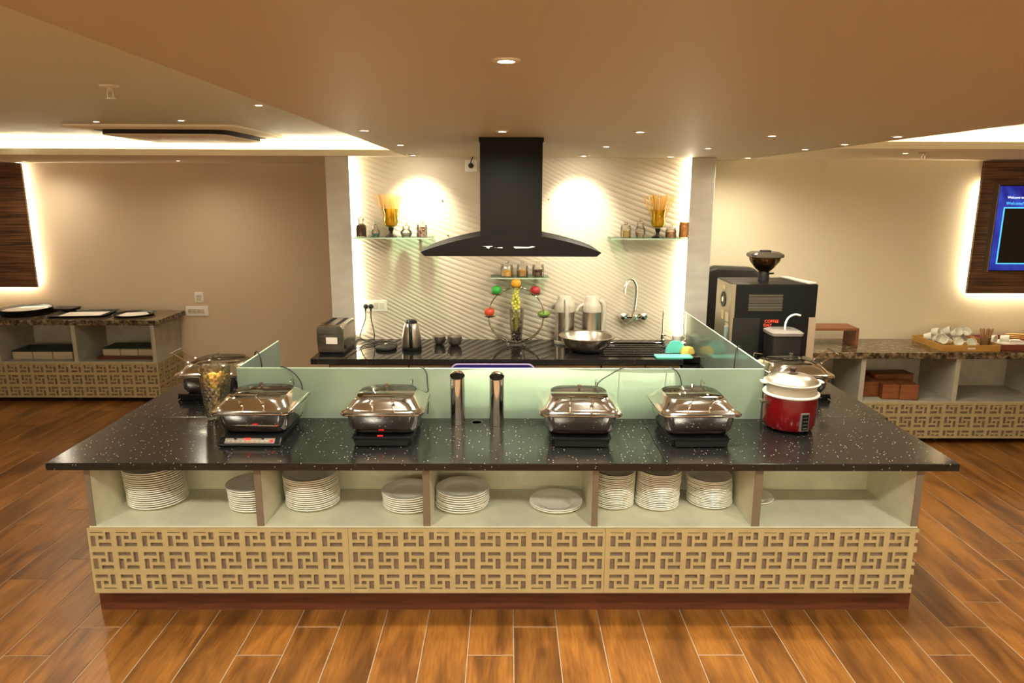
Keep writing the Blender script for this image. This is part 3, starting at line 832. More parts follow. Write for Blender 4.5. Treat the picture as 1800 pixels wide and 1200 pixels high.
# steel tubes
def steel_tube(x, y, label):
    t = thing('steel_utensil_tube', label, 'utensil holder', (x, y, .801), 0, 'two steel utensil tubes')
    R_, H0, H1, seg = .0385, .245, .272, 32
    vs, fs = [], []
    for r in (R_, R_-.0015):
        for lev in (0, 1):
            for k in range(seg):
                a = 2*PI*k/seg; s_ = (math.sin(a)+1)/2
                z = 0 if lev == 0 else H0 + (H1-H0)*s_
                if r < R_ and lev == 0: z = .004
                vs.append((r*math.cos(a), r*math.sin(a), z))
    for k in range(seg):
        k2 = (k+1) % seg
        fs += [(k, k2, seg+k2, seg+k), (2*seg+k2, 2*seg+k, 3*seg+k, 3*seg+k2), (seg+k, seg+k2, 3*seg+k2, 3*seg+k)]
    fs += [tuple(range(seg-1, -1, -1)), tuple(2*seg+k for k in range(seg))]
    MB().add(vs, fs).obj('tube_body', M_steel, t, True)
    # domed rear hood of the mouth
    vs, fs = [], []
    n1, n2 = 16, 5
    for i in range(n2+1):
        f = i/n2
        for k in range(n1+1):
            a = PI*k/n1
            rr = (R_+.0004)*math.cos(f*PI/2*.86)
            vs.append((rr*math.cos(a), rr*math.sin(a), H0 + (H1-H0)*(math.sin(a)+1)/2*(1) + .012*math.sin(f*PI/2)))
    for i in range(n2):
        for k in range(n1):
            q = i*(n1+1)+k; fs.append((q, q+1, q+n1+2, q+n1+1))
    MB().add(vs, fs).obj('rim_hood', M_chrome, t, True)
steel_tube(-.257, 3.560, 'polished steel utensil tube, left of the pair, by the cable hole')
steel_tube(-.053, 3.545, 'polished steel utensil tube, right of the pair, by the cable hole')

# rice cooker
t = thing('rice_cooker', 'red electric rice cooker with steamer and steel lid at the island right end', 'rice cooker', (1.455, 3.50, .801))
MB().lathe([(0, .002), (.085, .002), (.09, 0), (.095, .008), (.10, .012)], 32).obj('foot', M_blackp, t, True)
MB().lathe([(.098, .010), (.118, .016), (.127, .035), (.131, .10), (.131, .165), (.129, .185)], 40).obj('body', M_red, t, True)
MB().lathe([(.128, .182), (.137, .184), (.139, .190), (.136, .196), (.120, .194), (.118, .186)], 40, close=True).obj('rim', M_wp, t, True)
M_steam = thin_glass('milky_plastic', (.95, .92, .84), .75, .3)
st = MB().lathe([(.116, .190), (.119, .192), (.124, .235), (.136, .243), (.138, .249), (.132, .251)], 40).obj('steamer_tray', mat('steamer_plastic', (.72, .66, .52), .25, trans=.35, ior=1.3), t, True)
for s in (-1, 1):
    MB().loft([rrect(s*.142, 0, .016, .03, .012, .243), rrect(s*.142, 0, .016, .03, .012, .249)]).obj('steamer_handle', M_creamp, st, True)
lid = MB().lathe([(.128, .250), (.129, .256), (.110, .270), (.075, .283), (.035, .290), (0, .292)], 40).obj('lid', M_steelb, t, True)
MB().lathe([(0, .290), (.026, .290), (.028, .295), (.013, .300), (.012, .306), (.018, .313), (.017, .320), (0, .322)], 24).obj('knob', mat('brown_knob', (.05, .025, .02), .3), lid, True)
for s in (-1, 1):
    o = MB().loft([rrect(0, 0, .026, .022, .008, -.006), rrect(0, 0, .028, .024, .008, .006)]).obj('side_handle', M_steelb if s < 0 else M_blackp, t, True)
    a = math.radians(190 if s < 0 else 12)
    o.location = (.140*math.cos(a), .140*math.sin(a), .150); o.rotation_euler = (0, 0, a)
cp = MB().box((-.024, -.012, 0), (.024, .012, .095)).obj('switch_panel', mat('silver_bezel', (.16, .15, .14), .4, .3), t, bev=.004)
a = math.radians(-78); cp.location = (.124*math.cos(a), .124*math.sin(a), .022); cp.rotation_euler = (0, 0, a+PI/2)
mm = MB().box((-.017, -.0135, .008), (.017, -.0115, .087)); mm.obj('switch_face', M_black, cp)
mm = MB()
for i in range(4): mm.box((-.012, -.016, .016+.018*i), (.012, -.013, .020+.018*i))
mm.obj('switch_bar', M_steelb, cp)

# cut crystal vase with dried yellow flowers
def crystal_vase(name, label, loc, r0, r1, h, nu=36, nv=16, amp=.0022):
    t = thing(name, label, 'vase', loc)
    vs, fs = [], []
    for j in range(nv+1):
        f = j/nv
        r = r0 + (r1-r0)*(f**.7)
        for k in range(nu):
            a = 2*PI*k/nu
            rr = r + (amp if (j+k) % 2 else -amp)*(0 if j in (0, nv) else 1)
            vs.append((rr*math.cos(a), rr*math.sin(a), h*f))
    for j in range(nv):
        for k in range(nu):
            k2 = (k+1) % nu
            a_, b_, c_, d_ = j*nu+k, j*nu+k2, (j+1)*nu+k2, (j+1)*nu+k
            if (j+k) % 2: fs += [(a_, b_, c_), (a_, c_, d_)]
            else: fs += [(a_, b_, d_), (b_, c_, d_)]
    fs.append(tuple(range(nu-1, -1, -1)))
    n = len(vs)
    for j in range(nv, 0, -3):
        f = j/nv; r = (r0 + (r1-r0)*(f**.7)) - .006
        for k in range(nu):
            a = 2*PI*k/nu; vs.append((r*math.cos(a), r*math.sin(a), max(h*f, .012)))
    rings = len(range(nv, 0, -3))
    top = nv*nu
    for k in range(nu):
        k2 = (k+1) % nu; fs.append((top+k, top+k2, n+k2, n+k))
    for j in range(rings-1):
        for k in range(nu):
            k2 = (k+1) % nu; fs.append((n+j*nu+k, n+j*nu+k2, n+(j+1)*nu+k2, n+(j+1)*nu+k))
    fs.append(tuple(n+(rings-1)*nu+k for k in range(nu)))
    MB().add(vs, fs).obj('glass_body', M_cutg, t)
    return t
crystal_vase('crystal_vase', 'tall cut crystal vase holding yellow corn at the island left end', (-1.545, 3.645, .801), .050, .080, .290)
def blob_cluster(name, org, pts, r, m, label, cat, parent=None, part=None):
    mb = MB()
    for (x, y, z) in pts:
        rr = r*random.uniform(.75, 1.25)
        mb.lathe([(0, -rr), (rr*.8, -rr*.55), (rr, 0), (rr*.8, rr*.6), (0, rr)], 7, c=(x, y, z))
    o = mb.obj(name, m, parent, True); o.location = org
    if label: tag(o, label, cat, kind='stuff')
    return o
pts = []
for i in range(230):
    z = random.uniform(.018, .17); rr = (.036 + .026*(z/.29))*math.sqrt(random.random()); a = random.uniform(0, 2*PI)
    pts.append((rr*math.cos(a), rr*math.sin(a), z))
blob_cluster('corn_kernels', (-1.545, 3.645, .801), pts, .008, mat('pale_gold_grain', (.72, .55, .25), .5), 'pale gold pasta pieces filling the lower crystal vase', 'pasta')
pts = []
for i in range(160):
    z = random.uniform(.175, .245); rr = .052*math.sqrt(random.random()); a = random.uniform(0, 2*PI)
    pts.append((rr*math.cos(a), rr*math.sin(a), z))
blob_cluster('yellow_corn', (-1.545, 3.645, .801), pts, .008, mat('bright_yellow_corn', (.95, .62, .05), .5), 'bright yellow corn pieces heaped in the upper crystal vase', 'corn')

# ================================================================== BACK COUNTER
bc = thing('kitchen_base_cabinet', 'cream base cabinet run under the polished black rear worktop', 'cabinet', (0, 5.1, 0))
O = bc.location
MB(O).box((-1.25, 4.86, .1), (.63, 5.44, .808)).box((.63, 4.86, .1), (1.22, 5.44, .68)).box((.63, 4.862, .68), (1.22, 4.868, .808)).obj('carcass', M_darkgap, bc)
MB(O).box((-1.22, 4.9, 0), (1.2, 5.4, .1)).obj('plinth', M_plinth, bc)
for a, b in ((-1.24, -.694), (-.684, -.02), (-.01, .655), (.668, .965), (.972, 1.215)):
    d = MB(O).box((a, 4.84, .12), (b, 4.86, .795)).obj('door', M_lacq, bc, bev=.002)
    MB(O).tube([((a+b)/2-.05, 4.825, .70), ((a+b)/2+.05, 4.825, .70)], .005).obj('handle', M_steelb, d, True)
rc = thing('rear_worktop', 'polished black granite worktop along the ribbed wall with ridged sink drainer', 'countertop', (0, 4.8, .81))
O = rc.location
MB(O).box((-1.36, 4.79, .81), (.12, 5.462, .85)).obj('slab', M_gran2, rc, bev=.002)
MB(O).box((.1215, 4.79, .81), (.64, 5.462, .85)).obj('slab', M_gran2, rc, bev=.002)
MB(O).box((.64, 4.79, .81), (1.225, 4.86, .85)).box((.64, 5.36, .81), (1.361, 5.462, .85)).box((1.20, 4.86, .81), (1.361, 5.36, .85)).obj('sink_surround', M_gran2, rc, bev=.002)
mm = MB(O).box((.64, 4.87, .69), (1.20, 5.36, .70)).box((.64, 4.87, .70), (.65, 5.36, .845)).box((1.19, 4.86, .70), (1.20, 5.36, .845)).box((.65, 5.35, .70), (1.19, 5.36, .845)).box((.65, 4.86, .70), (1.19, 4.87, .845))
mm.obj('sink_basin', M_gran2, rc)
mm = MB(O)
for k in range(6): mm.box((.655, 4.93+.07*k, .832), (1.185, 4.955+.07*k, .846))
mm.obj('drainer_rib', M_gran2, rc, bev=.003)

BZ = .851
# toaster
t = thing('toaster', 'brushed steel long-slot toaster with paper sticker at the rear worktop left end', 'toaster', (-1.245, 5.10, BZ), math.radians(-2))
MB().loft([rrect(0, 0, .088, .172, .02, 0), rrect(0, 0, .092, .176, .02, .016)]).obj('base', M_blackp, t, True)
prof = [(-.092, .014), (.092, .014), (.097, .10), (.096, .185), (.082, .205), (-.082, .205), (-.096, .185), (-.097, .10)]
MB().prism(prof, -.172, .172).obj('shell', mat('toaster_steel', (.42, .38, .34), .22, 1.0), t, bev=.006)
for s in (-1, 1): MB().box((s*.042-.016, -.13, .200), (s*.042+.016, .14, .2065)).obj('slot', M_darkgap, t)
MB().loft([rrect(0, 0, .074, .155, .02, .204), rrect(0, 0, .070, .15, .02, .2058)]).obj('top_frame', M_steelb, t, True)
MB().box((-.030, -.1745, .075), (.050, -.172, .122)).obj('sticker', M_paper, t)
text('sticker_text', 'Hillbottom', .011, M_rub, t, (.012, -.1755, .112), (PI/2, 0, 0)) if False else None
mm = MB()
for i in range(10):
    for j in range(3): mm.lathe([(0, 0), (.0022, 0), (.0015, .0015), (0, .002)], 6, c=(-.05+.010*i+.005*(j % 2), -.172, .150+.009*j), rot=Matrix.Rotation(PI/2, 3, 'X'))
mm.obj('vent_dots', M_darkgap, t)
MB().box((-.112, -.07, .045), (-.096, -.03, .065)).obj('lever', M_blackp, t, bev=.003)
MB().lathe([(0, 0), (.012, 0), (.011, .012), (0, .013)], 14, c=(.097, -.14, .05), rot=Matrix.Rotation(PI/2, 3, 'Y')).obj('dial', M_blackp, t, True)
# kettle base and kettle
t = thing('kettle_base', 'round black kettle power base on the worktop beside the toaster', 'kettle base', (-.888, 5.10, BZ))
MB().lathe([(0, 0), (.072, 0), (.078, .006), (.078, .016), (.070, .024), (.03, .028), (0, .028)], 32).obj('disc', M_rub, t, True)
MB().lathe([(0, .026), (.012, .026), (.012, .040), (.008, .044), (0, .044)], 16).obj('connector', M_steelb, t, True)
t = thing('electric_kettle', 'steel electric kettle with black handle on the rear worktop', 'kettle', (-.700, 5.10, BZ))
MB().lathe([(0, 0), (.070, 0), (.073, .006), (.073, .026), (.070, .030)], 32).obj('base_ring', M_blackp, t, True)
MB().lathe([(.071, .028), (.072, .05), (.068, .10), (.058, .16), (.046, .195), (.040, .200), (0, .202)], 36).obj('body', M_steelb, t, True)
MB().lathe([(.044, .195), (.045, .204), (.036, .216), (.018, .222), (0, .223)], 28).obj('lid', M_blackp, t, True)
MB().tube(smoothpath([(0, -.036, .212), (0, -.065, .220), (.004, -.094, .195), (.008, -.104, .14), (.008, -.098, .07), (.006, -.080, .030)]), [.012]*4+[.013]*40 if False else .0125, 10).obj('handle', M_black, t, True)
MB().lathe([(.016, 0), (.019, .03), (.012, .045)], 12, c=(0, .045, .165), rot=Matrix.Rotation(-.5, 3, 'X')).obj('spout', M_steelb, t, True)
# small bowls
def bowl(x, y, r, h, label):
    t = thing('steel_bowl', label, 'bowl', (x, y, BZ), 0, 'small steel bowls on the rear worktop')
    MB().lathe([(0, .003), (r*.5, 0), (r*.78, .010), (r*.98, h*.55), (r, h), (r*1.04, h+.001), (r*.98, h+.003), (r*.95, h*.6), (r*.72, .014), (0, .008)], 28).obj('bowl_body', M_steelb, t, True)
bowl(-.515, 5.275, .050, .062, 'small steel bowl, left and farther of the two beside the kettle')
bowl(-.394, 5.235, .055, .070, 'small steel bowl, right and nearer of the two beside the kettle')
bowl.__doc__ = None
# big bowl
t = thing('mixing_bowl', 'large shallow steel mixing bowl in front of the two airpots', 'bowl', (.582, 5.06, BZ))
MB().lathe([(0, .004), (.09, 0), (.12, .008), (.165, .055), (.180, .105), (.206, .112), (.207, .116), (.178, .112), (.160, .060), (.115, .014), (0, .010)], 48).obj('bowl_body', M_steelb, t, True)
# airpots
M_air = mat('airpot_plastic', (.50, .46, .38), .35)
def airpot(x, y, rz, label):
    t = thing('airpot', label, 'vacuum flask', (x, y, BZ), rz, 'pair of pump airpots')
    MB().lathe([(0, 0), (.078, 0), (.080, .008), (.080, .020), (.074, .024)], 32).obj('base', M_air, t, True)
    MB().lathe([(.073, .022), (.074, .06), (.074, .235), (.076, .25)], 36).obj('body', M_steelb, t, True)
    MB().lathe([(.077, .246), (.078, .285), (.070, .310), (.058, .325), (.055, .350), (.045, .362), (0, .364)], 36).obj('pump_head', M_air, t, True)
    MB().tube(smoothpath([(0, -.060, .335), (0, -.092, .31), (0, -.098, .25), (0, -.096, .18), (0, -.090, .11)]), .016, 10).obj('carry_handle', M_air, t, True)
    MB().tube(smoothpath([(-.045, .05, .30), (-.07, .075, .285), (-.085, .09, .255)]), .012, 10).obj('spout', M_air, t, True)
airpot(.438, 5.335, math.radians(5), 'left steel airpot with cream pump head and front handle')
airpot(.645, 5.335, math.radians(62), 'right steel airpot with cream pump head, handle turned right')
# faucet on the ribbed wall
t = thing('mixer_faucet', 'chrome wall-mounted mixer faucet with gooseneck spout above the sink', 'faucet', (.972, 5.455, 1.05))
for s in (-1, 1):
    MB().lathe([(.0, 0), (.033, 0), (.033, .012), (.026, .03), (.020, .05), (0, .055)], 24, c=(s*.075, .003, 0), rot=Matrix.Rotation(PI/2, 3, 'X')).obj('wall_flange', M_chrome, t, True)
MB().tube([(-.060, -.055, 0), (.060, -.055, 0)], .022, 16).obj('body', M_chrome, t, True)
for s in (-1, 1):
    MB().lathe([(0, -.052), (.026, -.045), (.033, -.02), (.033, .015), (.026, .03), (0, .034)], 24, c=(s*.078, -.050, 0), rot=Matrix.Rotation(PI/2, 3, 'X')).obj('tap_knob', M_chrome, t, True)
MB().tube(smoothpath([(.0, -.06, .015), (.012, -.06, .12), (.012, -.065, .22), (-.010, -.08, .275), (-.045, -.10, .285), (-.078, -.12, .25), (-.088, -.13, .185)]), .0105, 12).obj('spout', M_chrome, t, True)
MB().lathe([(0, 0), (.026, 0), (.026, .02), (.018, .034), (0, .036)], 20, c=(.012, -.075, -.002), rot=Matrix.Rotation(PI/2, 3, 'X')).tube([(.012, -.105, -.005), (-.055, -.135, -.050)], .006, 8).obj('lever', M_chrome, t, True)
t = thing('filter_tap', 'slim chrome drinking water tap right of the mixer faucet', 'faucet', (1.203, 5.40, BZ))
MB().lathe([(0, 0), (.018, 0), (.018, .012), (.012, .018), (.012, .055), (.006, .06)], 16).obj('base', M_chrome, t, True)
MB().tube(smoothpath([(0, 0, .055), (0, 0, .20), (-.004, -.015, .245), (-.006, -.035, .248), (-.008, -.045, .22)]), .0055, 10).obj('spout', M_chrome, t, True)
MB().tube([(0, -.005, .045), (.028, -.012, .05)], .004, 8).obj('lever', M_chrome, t, True)
# cup and scrubbers
def mug(loc, rot, label, name='coffee_cup', grp=None, r=.036, h=.062):
    t = thing(name, label, 'cup', loc, 0, grp); t.rotation_euler = rot
    MB().lathe([(0, .002), (r*.72, 0), (r*.78, .004), (r, h), (r*.94, h+.001), (r*.72, .008), (0, .007)], 22).obj('cup_body', M_white, t, True)
    MB().tube([(r*.86, 0, h*.78), (r*1.35, 0, h*.80), (r*1.5, 0, h*.5), (r*1.25, 0, h*.25), (r*.8, 0, h*.22)], .0045, 6).obj('handle', M_white, t, True)
    return t
mug((1.298, 5.30, BZ+.016), (0, 0, 0), 'white cup on a saucer in the rear worktop right corner', r=.042, h=.052)
PR_s = MB().lathe([(0, 0), (.035, 0), (.065, .010), (.066, .013), (.035, .005), (0, .005)], 28).obj('saucer', mat('brown_saucer', (.10, .05, .03), .3), None, True)
PR_s.location = (1.298, 5.30, BZ); tag(PR_s, 'dark brown saucer under the white cup in the corner', 'saucer')
t = thing('scrub_cloth', 'folded teal cloth standing beside the sink', 'cloth', (1.215, 5.00, .853))
MB().loft([[(x*sc, y*.4+.0, z) for x, y, z in rrect(0, 0, .075, .03, .02, zz)] for zz, sc in ((0, 1.), (.03, .95), (.06, .75), (.085, .40))]).obj('cloth_fold', mat('teal_cloth', (.10, .50, .42), .8), t, True)
t = thing('yellow_sponge', 'yellow rounded sponge leaning on the teal cloth', 'sponge', (1.295, 4.97, .853))
MB().loft([rrect(0, 0, .050, .025, .018, 0), rrect(0, 0, .050, .026, .018, .02), rrect(0, 0, .038, .024, .018, .045), rrect(0, 0, .015, .015, .01, .052)]).obj('sponge_body', mat('yellow_foam', (.80, .55, .12), .8), t, True)
t = thing('cutting_board', 'thin teal plastic board lying on the front edge of the sink', 'board', (1.17, 4.865, .852))
MB().loft([rrect(0, 0, .13, .05, .015, 0), rrect(0, 0, .13, .05, .015, .009)]).obj('board_body', mat('teal_plastic', (.12, .58, .45), .4), t, True)
t = thing('green_scourer', 'dark green scouring pad behind the yellow sponge', 'scourer', (1.325, 5.07, .853), .3)
MB().loft([rrect(0, 0, .05, .03, .008, 0), rrect(0, 0, .05, .03, .008, .02)]).obj('pad', mat('dark_green_pad', (.02, .10, .06), .9), t)

# sockets and cords
def socket_plate(x0, x1, z0, z1, y, label, kind):
    c = ((x0+x1)/2, y, (z0+z1)/2)
    t = thing('socket_plate' if kind != 'switch' else 'light_switch', label, 'wall socket' if kind != 'switch' else 'light switch', c)
    MB(c).box((x0, y-.010, z0), (x1, y, z1)).obj('cover_plate', M_wp, t, bev=.003)
    return t, c
t, c = socket_plate(-1.128, -.932, 1.072, 1.160, 5.462, 'white double socket plate with two black plugs left on the ribbed wall', 'socket')
for k in range(2): MB(c).box((-1.035+.048*k, 5.446, 1.092), (-1.000+.048*k, 5.453, 1.140)).obj('rocker_switch', M_creamp, t, bev=.002)
for x in (-1.094, -1.053):
    p = thing('black_plug', 'black plug in the %s hole of the rear socket plate' % ('left' if x < -1.07 else 'right'), 'plug', (x, 5.448, 1.112))
    MB().lathe([(0, 0), (.017, 0), (.020, .012), (.014, .028), (0, .032)], 14, c=(0, 0, 0), rot=Matrix.Rotation(PI/2, 3, 'X')).obj('plug_body', M_rub, p, True)
    MB().tube([(0, -.018, -.010), (0, -.020, -.034)], .0065, 8).obj('strain_relief', M_rub, p, True)
cord('appliance_cord', [(-1.094, 5.428, 1.078), (-1.094, 5.41, 1.02), (-1.115, 5.35, .94), (-1.12, 5.33, .885), (-1.05, 5.32, .858), (-.96, 5.30, .857), (-.90, 5.26, .856), (-.93, 5.22, .856), (-1.02, 5.2, .856), (-1.08, 5.12, .857), (-1.13, 5.02, .875), (-1.152, 4.965, .885)], 'black cord from the socket coiling to the toaster')
cord('appliance_cord', [(-1.053, 5.428, 1.078), (-1.05, 5.41, 1.02), (-1.03, 5.38, .95), (-1.02, 5.36, .90), (-1.02, 5.36, .857), (-.95, 5.35, .857), (-.86, 5.30, .86), (-.83, 5.24, .866), (-.84, 5.19, .858), (-.87, 5.178, .860)], 'black cord from the socket to the kettle base')
t, c = socket_plate(-.318, -.228, 2.128, 2.215, 5.462, 'square white socket plate near the ceiling left of the hood', 'socket')
p = thing('black_plug', 'black plug in the socket near the ceiling left of the hood', 'plug', (-.272, 5.448, 2.172))
MB().lathe([(0, 0), (.017, 0), (.020, .012), (.014, .028), (0, .032)], 14, rot=Matrix.Rotation(PI/2, 3, 'X')).obj('plug_body', M_rub, p, True)
cord('hood_cord', [(-.272, 5.430, 2.185), (-.270, 5.43, 2.205), (-.262, 5.42, 2.222), (-.255, 5.415, 2.234)], 'short black cord from the high plug into the ceiling', .004)
t, c = socket_plate(-3.135, -3.048, .880, .982, 7.1, 'single switch plate on the left rose-beige wall', 'switch')
MB(c).box((-3.120, 7.084, .900), (-3.070, 7.091, .955)).obj('rocker_switch', M_creamp, t, bev=.002)
t, c = socket_plate(-3.236, -3.010, .742, .838, 7.1, 'wide socket plate below the single switch on the left wall', 'socket')
MB(c).box((-3.215, 7.086, .768), (-3.050, 7.091, .812)).obj('inset_frame', M_creamp, t)
for k in range(3):
    mm = MB(c)
    for dx, dz in ((0, .010), (-.008, -.005), (.008, -.005)): mm.box((-3.195+.045*k+dx-.003, 7.084, .790+dz-.003), (-3.195+.045*k+dx+.003, 7.0865, .790+dz+.003))
    mm.obj('socket_holes', M_darkgap, t)
MB(c).box((-3.075, 7.083, .775), (-3.052, 7.0865, .806)).obj('rocker_switch', M_creamp, t)

# ================================================================== FRUIT WHEEL
FX, FY, FZ, FR = .066, 5.26, 1.078, .208
t = thing('fruit_wheel_stand', 'round chrome wire wheel stand holding five fruits on small trays', 'fruit stand', (FX, FY, BZ))
O = Vector((FX, FY, BZ))
for s in (-.028, .028):
    MB(O).tube(arc((FX, FY+s, FZ), FR, 0, 354, 59), .0045, 8, True).obj('hoop', M_chrome, t, True)
mm = MB(O)
for s in (-.062, .062):
    mm.tube(arc((FX+s, FY-.028, BZ+.013), .012, 0, 345, 23), .0025, 6, True); mm.tube(arc((FX+s, FY+.028, BZ+.013), .012, 0, 345, 23), .0025, 6, True)
    mm.tube([(FX+s, FY-.028, BZ+.003), (FX+s, FY+.028, BZ+.003)], .0025, 6)
mm.obj('foot_ring', M_chrome, t, True)
tray_p = [(-.195, .022, 'red_apple'), (-.143, .186, 'green_pepper'), (0, .238, 'orange_fruit'), (.140, .186, 'red_pear'), (.205, .020, 'green_mango')]
fr_lab = {'red_apple': 'shiny red apple on the lowest left tray of the wheel stand', 'green_pepper': 'bright green apple on the upper left tray of the wheel stand',
          'orange_fruit': 'orange fruit on the topmost tray of the wheel stand', 'red_pear': 'dark red apple on the upper right tray of the wheel stand', 'green_mango': 'olive green mango on the lowest right tray of the wheel stand'}
fr_cat = {'red_apple': 'apple', 'green_pepper': 'apple', 'orange_fruit': 'orange', 'red_pear': 'apple', 'green_mango': 'mango'}
fr_name = {'red_apple': 'red_apple', 'green_pepper': 'green_apple', 'orange_fruit': 'orange', 'red_pear': 'dark_red_apple', 'green_mango': 'mango'}
fr_col = {'red_apple': ((.70, .03, .02), (.55, .12, .02)), 'green_pepper': ((.02, .42, .05), (.03, .30, .04)), 'orange_fruit': ((.85, .36, .02), (.85, .42, .04)),
          'red_pear': ((.45, .02, .03), (.30, .02, .02)), 'green_mango': ((.22, .30, .05), (.13, .26, .04))}
for dx, dz, nm in tray_p:
    x, z = FX+dx*1.02, FZ+dz
    tr = MB(O).lathe([(0, 0), (.036, 0), (.050, .009), (.054, .014), (.036, .003), (0, .003)], 24, c=(x, FY, z-.036)).obj('fruit_tray', M_chrome, t, True)
    MB(O).tube([(x, FY-.029, z-.037), (x, FY+.029, z-.037)], .003, 6).tube([(x+.054*math.cos(2*PI*k/24), FY+.054*math.sin(2*PI*k/24), z-.022) for k in range(24)], .0028, 6, True).obj('tray_bracket', M_chrome, tr, True)
    o = thing(fr_name[nm], fr_lab[nm], fr_cat[nm], (x, FY, z-.0325), 0, 'fruits on the wheel stand')
    R_ = .037
    if nm == 'green_mango': prof = [(0, 0), (.018, .003), (.032, .014), (.036, .028), (.030, .044), (.016, .054), (0, .057)]
    else: prof = [(0, .004), (.012, 0), (.028, .008), (.038, .028), (.037, .048), (.026, .063), (.010, .066), (0, .060)]
    b_ = MB().lathe(prof, 22).obj('fruit_body', mat(nm, fr_col[nm][0], .25, col2=fr_col[nm][1], nscale=14, coat=.3), o, True)
    if nm == 'green_mango': b_.scale = (1.35, .95, .9)
    if nm != 'orange_fruit': MB().tube([(0, 0, .060), (.004, 0, .074)], .0016, 5).obj('stem', M_lamedge, o)
# crystal vase with grapes inside the wheel
crystal_vase('crystal_vase', 'cut crystal vase of grapes standing inside the chrome wheel', (FX+.004, FY, BZ+.024), .034, .055, .255, 20, 12, .003)
g = thing('grape_bunch', 'long bunch of yellow-green grapes hanging in the crystal vase', 'grapes', (FX+.002, FY-.01, BZ+.10))
gm = MB().lathe([(0, -.0125), (.009, -.009), (.0125, 0), (.009, .009), (0, .0125)], 10)
g0 = gm.obj('grape', mat('grape_skin', (.62, .62, .10), .3, coat=.3), g, True)
first_g = True
for i in range(70):
    f = i/69; z = .02 + .30*f; rad = .022*math.sqrt(random.random())*(1 if .15 < f < .9 else .6) + .004
    a = i*2.4
    o = g0 if first_g else g0.copy()
    if not first_g: COL.objects.link(o); o.parent = g
    first_g = False
    o.location = (rad*math.cos(a) - .012*(1-f), rad*math.sin(a)*.8 - .004, z); s = random.uniform(.85, 1.1); o.scale = (s, s, s*1.15)
pts = [(.026*math.sqrt(random.random())*math.cos(a), .026*math.sin(a)*random.random(), random.uniform(.035, .13)) for a in [random.uniform(0, 6.28) for _ in range(90)]]
blob_cluster('dark_berries', (FX+.004, FY, BZ), pts, .010, mat('dark_berry', (.05, .02, .02), .3), 'dark berries at the bottom of the grape vase', 'berries')

# ================================================================== GLASS SHELVES AND JARS
def glass_shelf(x0, x1, z, label, y0=5.255):
    t = thing('glass_shelf', label, 'shelf', ((x0+x1)/2, 5.45, z))
    O_ = t.location
    MB(O_).box((x0, y0+.002, z-.009), (x1, 5.464, z)).obj('glass_pane', M_shelfg, t)
    MB(O_).box((x0, y0, z-.009), (x1, y0+.002, z)).obj('polished_edge', M_edgeg, t)
    for f in (.18, .82):
        x = x0+(x1-x0)*f
        MB(O_).box((x-.010, 5.41, z-.018), (x+.010, 5.464, z-.010)).box((x-.010, 5.44, z), (x+.010, 5.464, z+.006)).obj('bracket', M_steelb, t)
SY = 5.33
SZ = 1.652
glass_shelf(-1.150, -.556, SZ, 'green-edged glass shelf on the ribbed wall left of the hood')
glass_shelf(.760, 1.345, SZ, 'green-edged glass shelf on the ribbed wall right of the hood')
glass_shelf(-.125, .312, 1.360, 'small glass shelf under the hood holding three jars')
def content_mat(name, a, b, sc=90): return mat(name, a, .6, col2=b, nscale=sc, sharp=(.42, .58), bump=.3, bscale=sc)
def jar(x, z, r, h, fill, m, label, name='glass_jar', shape='cyl', knob=True):
    t = thing(name, label, 'jar', (x, SY, z+.001))
    if shape == 'bottle': prof = [(0, 0), (r, 0), (r, h*.50), (r*.9, h*.60), (r*.48, h*.74), (r*.48, h*.90), (r*.66, h)]
    elif shape == 'round': prof = [(0, 0), (r*.75, 0), (r, h*.30), (r*.96, h*.55), (r*.62, h*.78), (r*.62, h)]
    else: prof = [(0, 0), (r*.98, 0), (r, .004), (r, h*.82), (r*.9, h*.9), (r*.9, h)]
    inner = [(max(a-.0025, 0), b_) for a, b_ in prof[::-1]]; inner[-1] = (0, .004)
    inner[-2] = (inner[-2][0], .004)
    MB().lathe(prof + inner, 24).obj('jar_body', M_tglass, t, True)
    if m:
        hh = h*fill; pr = [(0, .005)]
        for a, b_ in prof[1:]:
            if b_ < hh: pr.append((max(a-.004, .002), max(b_, .005)))
        lastr = pr[-1][0]; pr += [(lastr, hh), (lastr*.5, hh+.004), (0, hh+.005)]
        MB().lathe(pr, 20).obj('jar_contents', m, t, True)
    if knob:
        rr = prof[-1][0]
        MB().lathe([(0, h), (rr*1.05, h), (rr*1.05, h+.006), (rr*.5, h+.010), (rr*.3, h+.016), (rr*.45, h+.026), (0, h+.032)], 20).obj('stopper', M_tglass, t, True)
    return t
def spag(x, z, hz, r0, r1, n, m, label):
    mb = MB()
    for i in range(n):
        a = random.uniform(0, 2*PI); q = math.sqrt(random.random())
        p0 = (r0*q*math.cos(a)*.6, r0*q*math.sin(a)*.6, 0)
        b = a + random.uniform(-.3, .3)
        q2 = q*random.uniform(.8, 1.1)
        p1 = (r1*q2*math.cos(b), r1*.55*q2*math.sin(b), hz*random.uniform(.86, 1.0))
        mb.tube([p0, p1], .0013, 4)
    o = mb.obj('spaghetti', m, None); o.location = (x, SY, z)
    return tag(o, label, 'spaghetti', None, 'stuff')
M_yel = thin_glass('yellow_glass', (1, .95, .42), .98, .03)
